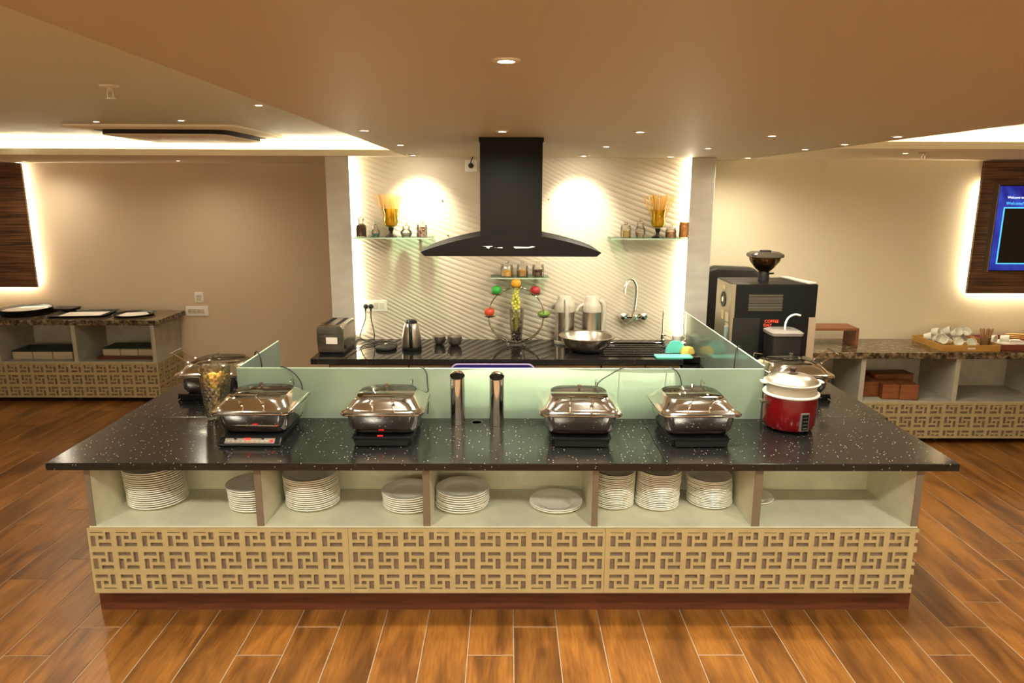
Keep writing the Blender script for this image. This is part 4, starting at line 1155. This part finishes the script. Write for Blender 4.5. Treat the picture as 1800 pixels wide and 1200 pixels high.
def goblet(x, z, label, slabel):
    t = thing('yellow_goblet', label, 'goblet', (x, SY, z+.001))
    MB().lathe([(0, 0), (.042, 0), (.046, .004), (.035, .012), (.014, .022), (.012, .036), (.018, .050), (.022, .066), (.020, .070), (0, .071)], 28).obj('foot', mat('dark_wood_foot', (.02, .014, .012), .2), t, True)
    pr = [(.0, .071), (.030, .074), (.048, .088), (.054, .110), (.050, .145), (.048, .170), (.058, .205)]
    MB().lathe(pr + [(max(a-.003, 0), max(b, .076)) for a, b in pr[::-1]], 30).obj('cup', M_yel, t, True)
    spag(x, z+.085, .235, .040, .120, 130, mat('dry_spaghetti', (.80, .52, .13), .5), slabel)
def X5(px): return (px-884.6)*.00432
goblet(X5(685), SZ, 'yellow glass goblet with dark foot on the left glass shelf', 'fan of dry spaghetti standing in the left yellow goblet')
goblet(X5(1143), SZ, 'yellow glass goblet with dark foot on the right glass shelf', 'fan of dry spaghetti standing in the right yellow goblet')
jar(X5(634), SZ, .040, .130, .66, content_mat('coffee_beans', (.06, .022, .012), (.12, .05, .03)), 'narrow-necked bottle of brown beans at the left shelf end', 'glass_bottle', 'bottle', knob=True)
jar(X5(659), SZ, .034, .080, .25, content_mat('blue_sweets', (.03, .10, .22), (.10, .35, .15), 60), 'small clear jar with blue and green sweets on left shelf', shape='round')
jar(X5(711), SZ, .044, .075, .45, content_mat('white_sugar', (.62, .56, .45), (.8, .76, .66), 60), 'round clear jar of white sweets beside the left goblet', shape='round')
jar(X5(738), SZ, .040, .085, .85, content_mat('red_beans', (.22, .03, .02), (.75, .60, .48), 70), 'jar of mixed red and white beans on left shelf')
jar(X5(1088), SZ, .040, .085, .62, content_mat('mustard_seed', (.52, .38, .10), (.60, .46, .15)), 'jar of yellow lentils at the right shelf left end', shape='cyl')
jar(X5(1113), SZ, .040, .110, .35, content_mat('cream_pasta', (.60, .50, .30), (.7, .6, .42), 50), 'round decanter jar with pale pasta and tall stopper', shape='round')
jar(1.214, SZ, .042, .066, .66, content_mat('brown_pasta', (.28, .09, .03), (.55, .25, .10), 45), 'short jar of coiled brown pasta beside the right goblet')
jar(1.312, SZ, .039, .118, .95, content_mat('orange_candy', (.80, .30, .02), (.62, .24, .03), 60), 'tall jar of orange sweets at the right shelf end', knob=False)
jar(X5(884), 1.360, .048, .085, .50, content_mat('yellow_corn_seed', (.80, .42, .05), (.88, .55, .12), 60), 'left jar of yellow corn on the small shelf under hood')
jar(X5(911), 1.360, .044, .085, .55, content_mat('orange_pasta', (.70, .42, .10), (.38, .20, .05), 50), 'middle jar of golden pasta on the small shelf under hood')
jar(X5(938), 1.360, .046, .085, .60, content_mat('dark_beans', (.05, .02, .015), (.10, .045, .03), 60), 'right jar of dark beans on the small shelf under hood')

# ================================================================== HOOD
hx, hy0, hy1 = .017, 3.385, 3.86
hood = thing('extractor_hood', 'black curved extractor hood with square chimney reaching the brown soffit', 'extractor hood', (hx, hy0, 1.69))
O = hood.location
MB(O).box((hx-.1455, 3.40, 1.77), (hx+.1455, 3.70, CEIL_Z)).obj('chimney', M_blackm, hood, bev=.002)
MB(O).box((hx-.150, 3.396, CEIL_Z-.02), (hx+.150, 3.705, CEIL_Z)).obj('chimney_collar', M_blackm, hood)
top = []
for i in range(21):
    x = -.425 + .85*i/20
    z = 1.712 + .085*(1-(abs(x)/.425)**1.75)
    top.append((hx+x, z))
poly = [(hx-.408, 1.689)] + [(hx-.43, 1.708)] + top[1:-1] + [(hx+.43, 1.708), (hx+.408, 1.689)]
MB(O).prism(poly[::-1], hy0, hy1).obj('canopy', M_blackm, hood)
MB(O).box((hx-.35, 3.44, 1.6875), (hx+.35, 3.76, 1.690)).obj('filter_grille', M_steelb, hood)
def scrap(pts): 
    return MB(O).add([(hx+x, hy0-.0012, z) for x, z in pts] + [(hx+x, hy0, z) for x, z in pts], [tuple(range(len(pts))), tuple(range(2*len(pts)-1, len(pts)-1, -1))])
scrap([(-.135, 1.737), (-.04, 1.728), (-.04, 1.733), (-.075, 1.730), (-.085, 1.735), (-.09, 1.739)]).obj('tape_remnant', M_wp, hood)
scrap([(-.115, 1.731), (-.105, 1.726), (-.100, 1.733), (-.118, 1.735)]).obj('tape_remnant', M_wp, hood)
scrap([(.02, 1.728), (.085, 1.729), (.115, 1.735), (.10, 1.739), (.085, 1.734), (.012, 1.735)]).obj('tape_remnant', M_wp, hood)
for s in (-1, 1):
    MB(O).lathe([(0, 1.686), (.028, 1.686), (.03, 1.688)], 16, c=(hx+s*.22, 3.60, 0)).obj('hood_lamp', M_led, hood)
    lamp('hood_lamp_beam', 'SPOT', (hx+s*.22, 3.62, 1.68), 24, spot_size=math.radians(120), spot_blend=.6, shadow_soft_size=.03)

# blue tray leaning on the base cabinets
t = thing('blue_tray', 'blue plastic tray with lilac rim leaning upright on the rear cabinets', 'tray', (-.098, 4.76, 0))
def upright(hx_, z0, z1, r): return [(p[0], 0, p[1]) for p in [(q[0], q[1]) for q in rrect(0, (z0+z1)/2, hx_, (z1-z0)/2, r, 0)]]
ro = upright(.292, 0, .828, .05); ri = upright(.282, .008, .8225, .045)
n = len(ro)
vs = [(x, -.02, z) for x, y, z in ro] + [(x, -.02, z) for x, y, z in ri] + [(x, .0, z) for x, y, z in ro] + [(x, .0, z) for x, y, z in ri]
fs = []
for k in range(n):
    k2 = (k+1) % n
    fs += [(k, k2, n+k2, n+k), (k2, k, 2*n+k, 2*n+k2), (n+k, n+k2, 3*n+k2, 3*n+k)]
MB().add(vs, fs).obj('rim', mat('lilac_rim', (.42, .34, .62), .4), t)
MB().add([(x, -.004, z) for x, y, z in ri] + [(x, .004, z) for x, y, z in ri], [tuple(range(n)), tuple(range(2*n-1, n-1, -1))]).obj('tray_base', mat('blue_plastic', (.04, .03, .42), .4), t)

# ================================================================== COFFEE MACHINE CORNER
cmx0, cmx1, cmy0, cmy1 = 1.480, 2.030, 4.60, 4.98
t = thing('coffee_machine', 'black coffee vending machine with red lettering and bean hopper on the right arm', 'coffee machine', (1.755, 4.79, .80))
O = t.location
cmz = 1.402
MB(O).box((cmx0, cmy0, .805), (cmx1, cmy1, cmz)).obj('housing', mat('machine_black', (.007, .0068, .0065), .4, spec=.12), t, bev=.004)
MB(O).box((cmx0-.003, cmy0+.01, .83), (cmx0, cmy1-.01, cmz-.008)).obj('side_panel', mat('olive_metal', (.24, .20, .13), .4, .5), t)
MB(O).lathe([(.030, 0), (.052, 0), (.052, .006), (.030, .006)], 24, c=(cmx0-.003, 4.80, 1.275), rot=Matrix.Rotation(-PI/2, 3, 'Y'), close=True).obj('fan_guard', M_rub, t)
MB(O).lathe([(0, 0), (.020, 0), (.020, .007), (0, .007)], 16, c=(cmx0-.003, 4.80, 1.275), rot=Matrix.Rotation(-PI/2, 3, 'Y')).obj('fan_hub', M_steelb, t)
for (y, z, a, b) in ((4.70, 1.17, .03, .03), (4.69, 1.10, .03, .028), (4.80, 1.17, .022, .03), (4.80, 1.36, .028, .016)):
    MB(O).box((cmx0-.006, y-a, z-b), (cmx0-.003, y+a, z+b)).obj('side_sticker', mat('beige_label', (.5, .42, .25), .6), t)
MB(O).box((cmx0-.02, 4.66, .98), (cmx0-.003, 4.70, 1.11)).obj('water_inlet', mat('blue_grey_plastic', (.25, .32, .34), .4), t, bev=.005)
MB(O).box((cmx0-.01, cmy0-.002, .81), (cmx0+.012, cmy0+.012, 1.40)).obj('corner_strip', mat('olive_metal', (0, 0, 0)), t)
MB(O).box((cmx0+.10, cmy0-.001, 1.225), (cmx0+.325, cmy0+.002, 1.338)).obj('vent_recess', M_darkgap, t)
mm = MB(O)
for k in range(11): mm.box((cmx0+.102, cmy0-.004, 1.228+.010*k), (cmx0+.323, cmy0+.0, 1.2315+.010*k))
mm.obj('vent_slats', mat('slat_grey', (.16, .14, .11), .35, .5), t)
MB(O).box((cmx0+.006, cmy0-.003, .81), (cmx0+.185, cmy0, 1.178)).obj('service_door', mat('machine_black2', (.014, .013, .011), .4, spec=.2), t, bev=.001)
MB(O).box((1.985, cmy0-.006, .81), (2.034, cmy0+.02, 1.185)).obj('steel_edge', M_steelb, t)
M_rl = mat('red_letters', (.75, .06, .03), .5, emit=(1, .08, .03), estr=.25)
text('lettering', 'COFFEE', .027, M_rl, t, (1.742-O[0], cmy0-.002-O[1], 1.157-O[2]), (PI/2, 0, 0))
text('lettering', 'DAY', .027, M_rl, t, (1.717-O[0], cmy0-.002-O[1], 1.131-O[2]), (PI/2, 0, 0))
MB(O).box((1.935, 4.61, cmz), (1.995, 4.97, cmz+.012), Matrix.Rotation(.16, 3, 'Z')).obj('top_panel', mat('pale_metal_lid', (.45, .42, .36), .4), t, bev=.003)
# hopper
hc = (1.735, 4.79, 0)
MB(O).lathe([(.036, cmz), (.036, cmz+.06), (.030, cmz+.07)], 20, c=hc).obj('hopper_neck', M_blackp, t, True)
MB(O).tube([(1.76, 4.775, cmz+.05), (1.79, 4.755, cmz+.055)], .006).obj('hopper_latch', M_blackp, t)
hp = MB(O).lathe([(.034, cmz+.062), (.060, cmz+.085), (.098, cmz+.135), (.104, cmz+.160), (.102, cmz+.160), (.058, cmz+.088), (.030, cmz+.066)], 28, c=hc).obj('bean_hopper', thin_glass('smoky_hopper', (.62, .5, .36), .9), t, True)
MB(O).lathe([(.028, cmz+.066), (.052, cmz+.090), (.060, cmz+.105), (0, cmz+.112)], 22, c=hc).obj('coffee_beans', content_mat('coffee_beans', (0, 0, 0), (0, 0, 0)), hp, True)
MB(O).loft([rrect(1.735, 4.79, .104, .088, .04, cmz+.160), rrect(1.735, 4.79, .108, .092, .04, cmz+.164), rrect(1.735, 4.79, .108, .092, .04, cmz+.182), rrect(1.735, 4.79, .085, .07, .035, cmz+.196)]).obj('hopper_lid', mat('smoky_lid', (.05, .04, .03), .15), t, True)
MB(O).loft([rrect(1.735, 4.79, .034, .026, .008, cmz+.195), rrect(1.735, 4.79, .032, .024, .008, cmz+.206)]).obj('hopper_knob', M_blackp, t, True)
# milk container
t = thing('milk_container', 'black milk container with clear lid and curved white hose before the machine', 'container', (1.775, 4.475, .801))
MB().loft([rrect(0, 0, .088, .085, .015, 0), rrect(0, 0, .094, .09, .015, .30)]).obj('container_body', mat('dark_grey_plastic', (.016, .015, .014), .4, spec=.2), t, True)
MB().loft([rrect(0, 0, .102, .098, .03, .30), rrect(0, 0, .104, .10, .03, .318), rrect(0, 0, .085, .08, .03, .330)]).obj('lid', mat('clear_grey_lid', (.40, .36, .32), .2, trans=.5, ior=1.2), t, True)
MB().tube(smoothpath([(.01, 0, .315), (.012, 0, .37), (.035, .01, .405), (.075, .02, .420), (.115, .03, .412)]), .0065, 10).obj('milk_hose', M_wp, t, True)
# office chair back
t = thing('office_chair', 'black padded high-back chair behind the coffee machine', 'chair', (1.80, 5.64, 0))
M_vin = mat('black_vinyl', (.018, .016, .014), .38, bump=.15, bscale=12)
prof = [(-.245, .88), (-.235, .84), (-.20, .825), (.20, .825), (.235, .86), (.245, 1.0), (.235, 1.25), (.205, 1.36), (.14, 1.405), (-.15, 1.415), (-.215, 1.395), (-.24, 1.34), (-.25, 1.1)]
MB().prism(prof[::-1], -.05, .06).obj('backrest', M_vin, t, bev=.025)
MB().loft([rrect(0, -.25, .24, .22, .06, .44), rrect(0, -.25, .25, .23, .06, .47), rrect(0, -.25, .25, .23, .06, .52), rrect(0, -.25, .23, .21, .06, .54)]).obj('seat', M_vin, t, True)
MB().box((-.03, -.03, .46), (.03, .03, .86)).obj('back_bracket', M_blackp, t)
MB().tube([(0, -.25, .08), (0, -.25, .45)], .03, 12).obj('gas_lift', M_blackp, t, True)
for k in range(5):
    a = 2*PI*k/5
    lg = MB().tube([(0, -.25, .10), (.21*math.cos(a), -.25+.21*math.sin(a)*.75, .07)], .018, 8).obj('leg', M_blackp, t, True)
    MB().lathe([(0, -.012), (.028, -.012), (.028, .012), (0, .012)], 12, c=(.21*math.cos(a), -.25+.21*math.sin(a)*.75, .029), rot=Matrix.Rotation(PI/2, 3, 'X')).obj('castor', M_rub, lg, True)
for s in (-1, 1):
    MB().tube([(s*.20, -.05, .50), (s*.225, -.06, .66), (s*.225, -.34, .68)], .018, 8).obj('armrest', M_blackp, t, True)

# ================================================================== SIDE CABINETS
def side_cabinet(name, label, x0, x1, yf, yb, ztop, divs, nl, xoff, side=None, toplabel=''):
    t = thing(name, label, 'cabinet', ((x0+x1)/2, yf, 0))
    O_ = t.location
    zs = ztop-.405
    MB(O_).box((x0, yf+.012, .05), (x1, yb, zs-.008)).obj('lower_box', M_latb, t)
    MB(O_).box((x0-.002, yf+.004, zs-.008), (x1+.002, yb, zs+.004)).obj('shelf_board', M_lam2, t)
    MB(O_).box((x0, yb-.015, zs+.004), (x1, yb, ztop-.05)).obj('back_panel', M_lam2, t)
    for d0 in divs: MB(O_).box((d0, yf+.01, zs+.004), (d0+.038, yb-.015, ztop-.05)).obj('divider', M_lam2, t)
    w_ = x1-x0
    n_ = max(1, round(w_/1.19))
    for k in range(n_):
        a = x1 - (k+1)*1.19 if nl else x0 + k*1.19
        b = a + 1.19
        a2, b2 = max(a, x0), min(b, x1)
        lattice(t, a2, yf, zs-.006, b2-a2-.001, zs-.056, .022, True)
    for sx in np.arange(x0+.3, x1, .9):
        for y in (yf+.08, yb-.08):
            MB(O_).lathe([(0, -.013), (.025, -.013), (.025, .013), (0, .013)], 12, c=(float(sx), y, .026), rot=Matrix.Rotation(PI/2, 3, 'X')).obj('castor', M_rub, t, True)
    top = MB(((x0+x1)/2, yf, ztop-.05)).box((x0-.02, yf-.015, ztop-.05), (x1+(.02 if not nl else .06), yb+.02, ztop)).obj('granite_worktop', M_brn, None, bev=.003)
    top.location = ((x0+x1)/2, yf, ztop-.05)
    tag(top, toplabel, 'countertop')
    return t
lc = side_cabinet('side_cabinet', 'left side cabinet with open shelves and tan lattice front on castors', -6.2, -3.30, 6.53, 7.06, .80, (-6.19, -5.55, -4.800, -4.075, -3.338), True, 0, toplabel='brown granite top of the left side cabinet under the trays')
o = lattice_mb(.525, .333, 0, .01, mirror=False).obj('lattice_panel', M_lat, lc)
o.location = (-3.292+4.75, 0.0, .389); o.rotation_euler = (0, 0, PI/2)
rcab = side_cabinet('side_cabinet', 'right side cabinet with open shelves and tan lattice front on castors', 2.30, 6.2, 5.43, 5.93, .76, (2.31, 2.80, 3.55, 4.30, 5.05, 5.8), False, 0, toplabel='brown granite top of the right side cabinet under the cups')

# trays on the left cabinet
M_tray_b = mat('black_tray', (.018, .018, .017), .4)
def round_tray(name, loc, r, h, label, grp=None, napkin=None):
    o = MB().lathe([(0, 0), (r*.9, 0), (r, h), (r*1.02, h), (r*1.02, h-.003), (r*.93, .004) , (0, .004)][:4] + [(r*.98, h+.001), (r*.9, .004), (0, .004)], 36).obj(name, M_tray_b, None, True)
    o.location = loc; tag(o, label, 'tray', grp)
    return o
LZ = .801
for k in range(4):
    round_tray('round_tray', (-4.67, 6.84, LZ+.013*k), .225, .022, ['bottom', 'third from top', 'second from top', 'topmost'][k] + ' round black tray of the stack beside the glowing panel', 'stack of round black trays')
p_ = MB().lathe([(0, 0), (.19, 0), (.19, .002), (0, .002)], 28).obj('tray_paper', M_paper, None); p_.location = (-4.67, 6.84, LZ+.0445); tag(p_, 'round white paper on the stack of round black trays', 'paper')
for k, (x, l_) in enumerate(((-4.40, 'lower'), (-4.385, 'upper'))):
    o = MB().loft([rrect(0, 0, .11, .08, .02, 0), rrect(0, 0, .12, .09, .02, .018)]).obj('small_tray', M_tray_b, None, True); o.location = (x, 7.0-.01*k, LZ+.022*k)
    tag(o, l_ + ' small black tray tucked behind the round tray stack', 'tray')
def rect_tray(loc, rz, label):
    t = thing('serving_tray', label, 'tray', loc, rz)
    MB().loft([rrect(0, 0, .235, .165, .03, 0), rrect(0, 0, .26, .19, .035, .022), rrect(0, 0, .265, .195, .035, .022), rrect(0, 0, .258, .188, .035, .019), rrect(0, 0, .232, .162, .03, .004)], cap0=True, cap1=True).obj('tray_body', M_tray_b, t, True)
    return t
rect_tray((-4.09, 6.80, LZ), .12, 'rectangular black serving tray in the middle of the left cabinet top')
p_ = MB().box((-.185, -.12, 0), (.185, .12, .003)).obj('napkin', M_paper, None); p_.location = (-4.08, 6.79, LZ+.008); p_.rotation_euler = (0, 0, .12); tag(p_, 'white rectangular napkin on the rectangular black tray', 'napkin')
round_tray('oval_tray', (-3.60, 6.79, LZ), .185, .02, 'round black tray at the right end of the left cabinet top')
p_ = MB().lathe([(0, 0), (.15, 0), (.15, .002), (0, .002)], 5).obj('napkin', M_paper, None); p_.location = (-3.60, 6.79, LZ+.007); tag(p_, 'white folded napkin on the right end round tray', 'napkin')
# menus / boxes inside the left cabinet
M_dk = mat('dark_green_cover', (.02, .03, .022), .5); M_crm = mat('cream_box', (.42, .36, .25), .6)
def flatbox(x, y, z, w_, d, h, rz, label):
    t = thing('menu_box', label, 'box', (x, y, z), rz, 'cream boxes in the left cabinet')
    MB().box((-w_/2, -d/2, 0), (w_/2, d/2, h*.85)).obj('box_body', M_crm, t, bev=.004)
    MB().box((-w_/2, -d/2-.001, h*.85), (w_/2, d/2, h)).obj('dark_cover', M_dk, t)
for k, n_ in enumerate(('left', 'middle', 'right')):
    flatbox(-4.62+.192*k, 6.76, .400, .186, .26, .085, 0, '%s cream box with dark cover in the left cabinet centre bay' % n_)
    flatbox(-3.80+.17*k, 6.80, .425, .165, .24, .075, 0, '%s cream box with dark cover in the left cabinet right bay' % n_)
o = MB().box((-.29, -.17, 0), (.27, .17, .026)).obj('dark_tray', M_plinth, None, bev=.004); o.location = (-3.63, 6.80, .4); tag(o, 'dark brown wooden tray under the boxes in the right bay', 'tray')
o = MB().box((-.14, -.18, 0), (.14, .18, .30)).obj('wooden_box', mat('red_brown_wood', (.20, .055, .018), .45, col2=(.14, .035, .012), nscale=8, stretch=(1, 1, 5)), None, bev=.004); o.location = (-5.02, 6.80, .4); tag(o, 'red-brown wooden box at the left frame edge in the cabinet', 'box')

# riser on the right cabinet
M_rw = mat('riser_wood', (.25, .09, .035), .45, col2=(.18, .06, .025), nscale=10, stretch=(.4, 1, 4))
t = thing('wooden_riser', 'small brown wooden bridge riser on the right cabinet beside the coffee machine', 'riser', (2.64, 5.72, .761))
MB().box((-.20, -.11, .135), (.20, .11, .155)).obj('riser_top', M_rw, t, bev=.002)
for s in (-1, 1): MB().box((s*.19-.012, -.108, 0), (s*.19+.012, .108, .135)).obj('riser_side', M_rw, t, bev=.002)
# bamboo tray with cups
def wtray(x0, x1, y0, y1, z, h, m, label, name):
    t = thing(name, label, 'tray', ((x0+x1)/2, (y0+y1)/2, z))
    hx_, hy_ = (x1-x0)/2, (y1-y0)/2
    MB().box((-hx_, -hy_, 0), (hx_, hy_, .006)).obj('tray_base', m, t)
    MB().box((-hx_, -hy_, .006), (hx_, -hy_+.012, h)).obj('tray_side', m, t, bev=.002)
    MB().box((-hx_, hy_-.012, .006), (hx_, hy_, h)).obj('tray_side', m, t, bev=.002)
    MB().box((-hx_, -hy_+.012, .006), (-hx_+.012, hy_-.012, h)).obj('tray_side', m, t, bev=.002)
    MB().box((hx_-.012, -hy_+.012, .006), (hx_, hy_-.012, h)).obj('tray_side', m, t, bev=.002)
    return t
M_bam = mat('bamboo', (.50, .27, .06), .45, col2=(.42, .21, .045), nscale=14, stretch=(.3, 2, 2))
tb = wtray(3.44, 3.90, 5.46, 5.89, .761, .050, M_bam, 'bamboo tray full of white cups on the right cabinet', 'cup_tray')
MB().box((-.03, -.2165, .018), (.03, -.215, .030)).obj('label_slot', M_paper, tb)
M_redw = mat('red_lacquer_wood', (.20, .05, .03), .4)
wtray(3.91, 4.38, 5.48, 5.89, .761, .050, M_redw, 'red-brown wooden tray of saucers right of the bamboo tray', 'saucer_tray')
cups = [(3.50, 5.80, 0, 'tipped'), (3.58, 5.82, 0, 'tipped'), (3.66, 5.82, 0, 'tipped'), (3.74, 5.82, 0, ''), (3.53, 5.70, 0, ''), (3.61, 5.72, 0, 't'), (3.69, 5.70, 0, 't'), (3.77, 5.72, 0, ''),
        (3.60, 5.62, 0, ''), (3.68, 5.61, 0, ''), (3.77, 5.61, 0, ''), (3.54, 5.76, 1, 't'), (3.63, 5.75, 1, 't'), (3.71, 5.76, 1, 't'), (3.80, 5.74, 1, 't'), (3.65, 5.66, 1, ''), (3.74, 5.66, 1, '')]
cp0 = None
rown = {0: 'lower', 1: 'upper'}
random.seed(5)
for i, (x, y, lv, tt) in enumerate(cups):
    rx = random.uniform(1.0, 1.45); ry = random.uniform(-.3, .3); rz = random.uniform(-1.2, 1.2)
    loc = (x, y+.02, .768+.036 + .055*lv)
    rows = [(0, 4, 'back row, lower layer'), (4, 8, 'middle row, lower layer'), (8, 11, 'front row, lower layer'), (11, 15, 'back row, upper layer'), (15, 17, 'front row, upper layer')]
    st_, en_, rn_ = [q for q in rows if q[0] <= i < q[1]][0]
    lb = 'white coffee cup, %s from left, %s of the bamboo tray heap' % (['first', 'second', 'third', 'fourth'][i-st_], rn_)
    if cp0 is None: cp0 = mug(loc, (rx, ry, rz), lb, grp='white coffee cups heaped on the bamboo tray')
    else:
        c_ = dup(cp0, loc, (rx, ry, rz), lb)
        c_['label'] = lb
cA = dup(cp0, (4.02, 5.80, .80), (PI/2, 0, .5), 'white coffee cup on its side behind the stirrer jar', 'white cups on the red-brown tray'); 
cB = dup(cp0, (4.11, 5.78, .80), (PI/2, .0, .9), 'rightmost white coffee cup lying open end right', 'white cups on the red-brown tray')
for k in range(3):
    o = MB().lathe([(0, 0), (.035, 0), (.065, .012), (.066, .014), (.035, .005), (0, .005)], 24).obj('saucer', M_white, None, True); o.location = (4.06+.11*k, 5.62+.03*k, .768+.012); tag(o, ['leftmost', 'middle', 'rightmost'][k] + ' white saucer on the red-brown tray', 'saucer', 'saucers on the red-brown tray')
o = MB().box((-.18, -.16, 0), (.18, .16, .012)).obj('tray_cloth', M_paper, None); o.location = (4.14, 5.68, .768); tag(o, 'white cloth lining the red-brown tray', 'cloth')
t = thing('stirrer_glass', 'clear cup of wooden stirrers at the right end of the bamboo tray', 'cup', (3.845, 5.57, .768))
MB().lathe([(0, 0), (.030, 0), (.040, .085), (.038, .085), (.028, .003), (0, .003)], 20).obj('cup_body', M_tglass, t, True)
mb = MB()
for i in range(34):
    a = random.uniform(0, 6.28); q = math.sqrt(random.random())
    mb.tube([(.022*q*math.cos(a), .022*q*math.sin(a), .005), (.062*q*math.cos(a), .05*q*math.sin(a), .155)], .0022, 4)
o = mb.obj('wooden_stirrers', mat('stirrer_wood', (.45, .25, .10), .6)); o.location = (3.845, 5.57, .768); tag(o, 'bundle of wooden stirrers in the clear cup', 'stirrers', None, 'stuff')
for k in range(3):
    o = MB().box((-.15, -.016, 0), (.15, .016, .006)).obj('bamboo_tongs', M_bam); o.location = (4.27+.03*k, 5.70+.05*k, .814+.007*k); o.rotation_euler = (0, 0, -.35+.1*k); tag(o, ['nearest', 'middle', 'farthest'][k] + ' flat bamboo tongs lying across the red-brown tray', 'tongs')
# wooden blocks in the right cabinet
M_blk = mat('orange_brown_wood', (.24, .075, .02), .5, col2=(.16, .045, .014), nscale=7, stretch=(1, 1, 5))
def block(x, y, w_, d, h, rz, label):
    o = MB().box((-w_/2, -d/2, 0), (w_/2, d/2, h)).obj('wooden_block', M_blk, None, bev=.003)
    o.location = (x, y, .359+.001); o.rotation_euler = (0, 0, rz); tag(o, label, 'wooden box')
block(2.94, 5.66, .17, .20, .125, 0, 'left orange-brown wooden block in the right cabinet bay')
block(3.09, 5.56, .13, .16, .12, -.1, 'middle orange-brown wooden block in the right cabinet bay')
block(3.235, 5.56, .14, .20, .125, -.15, 'right orange-brown wooden block jutting over the lattice')
block(3.22, 5.78, .34, .14, .15, .1, 'dark wooden block behind the others in the right cabinet bay')
bpy.context.view_layer.update()
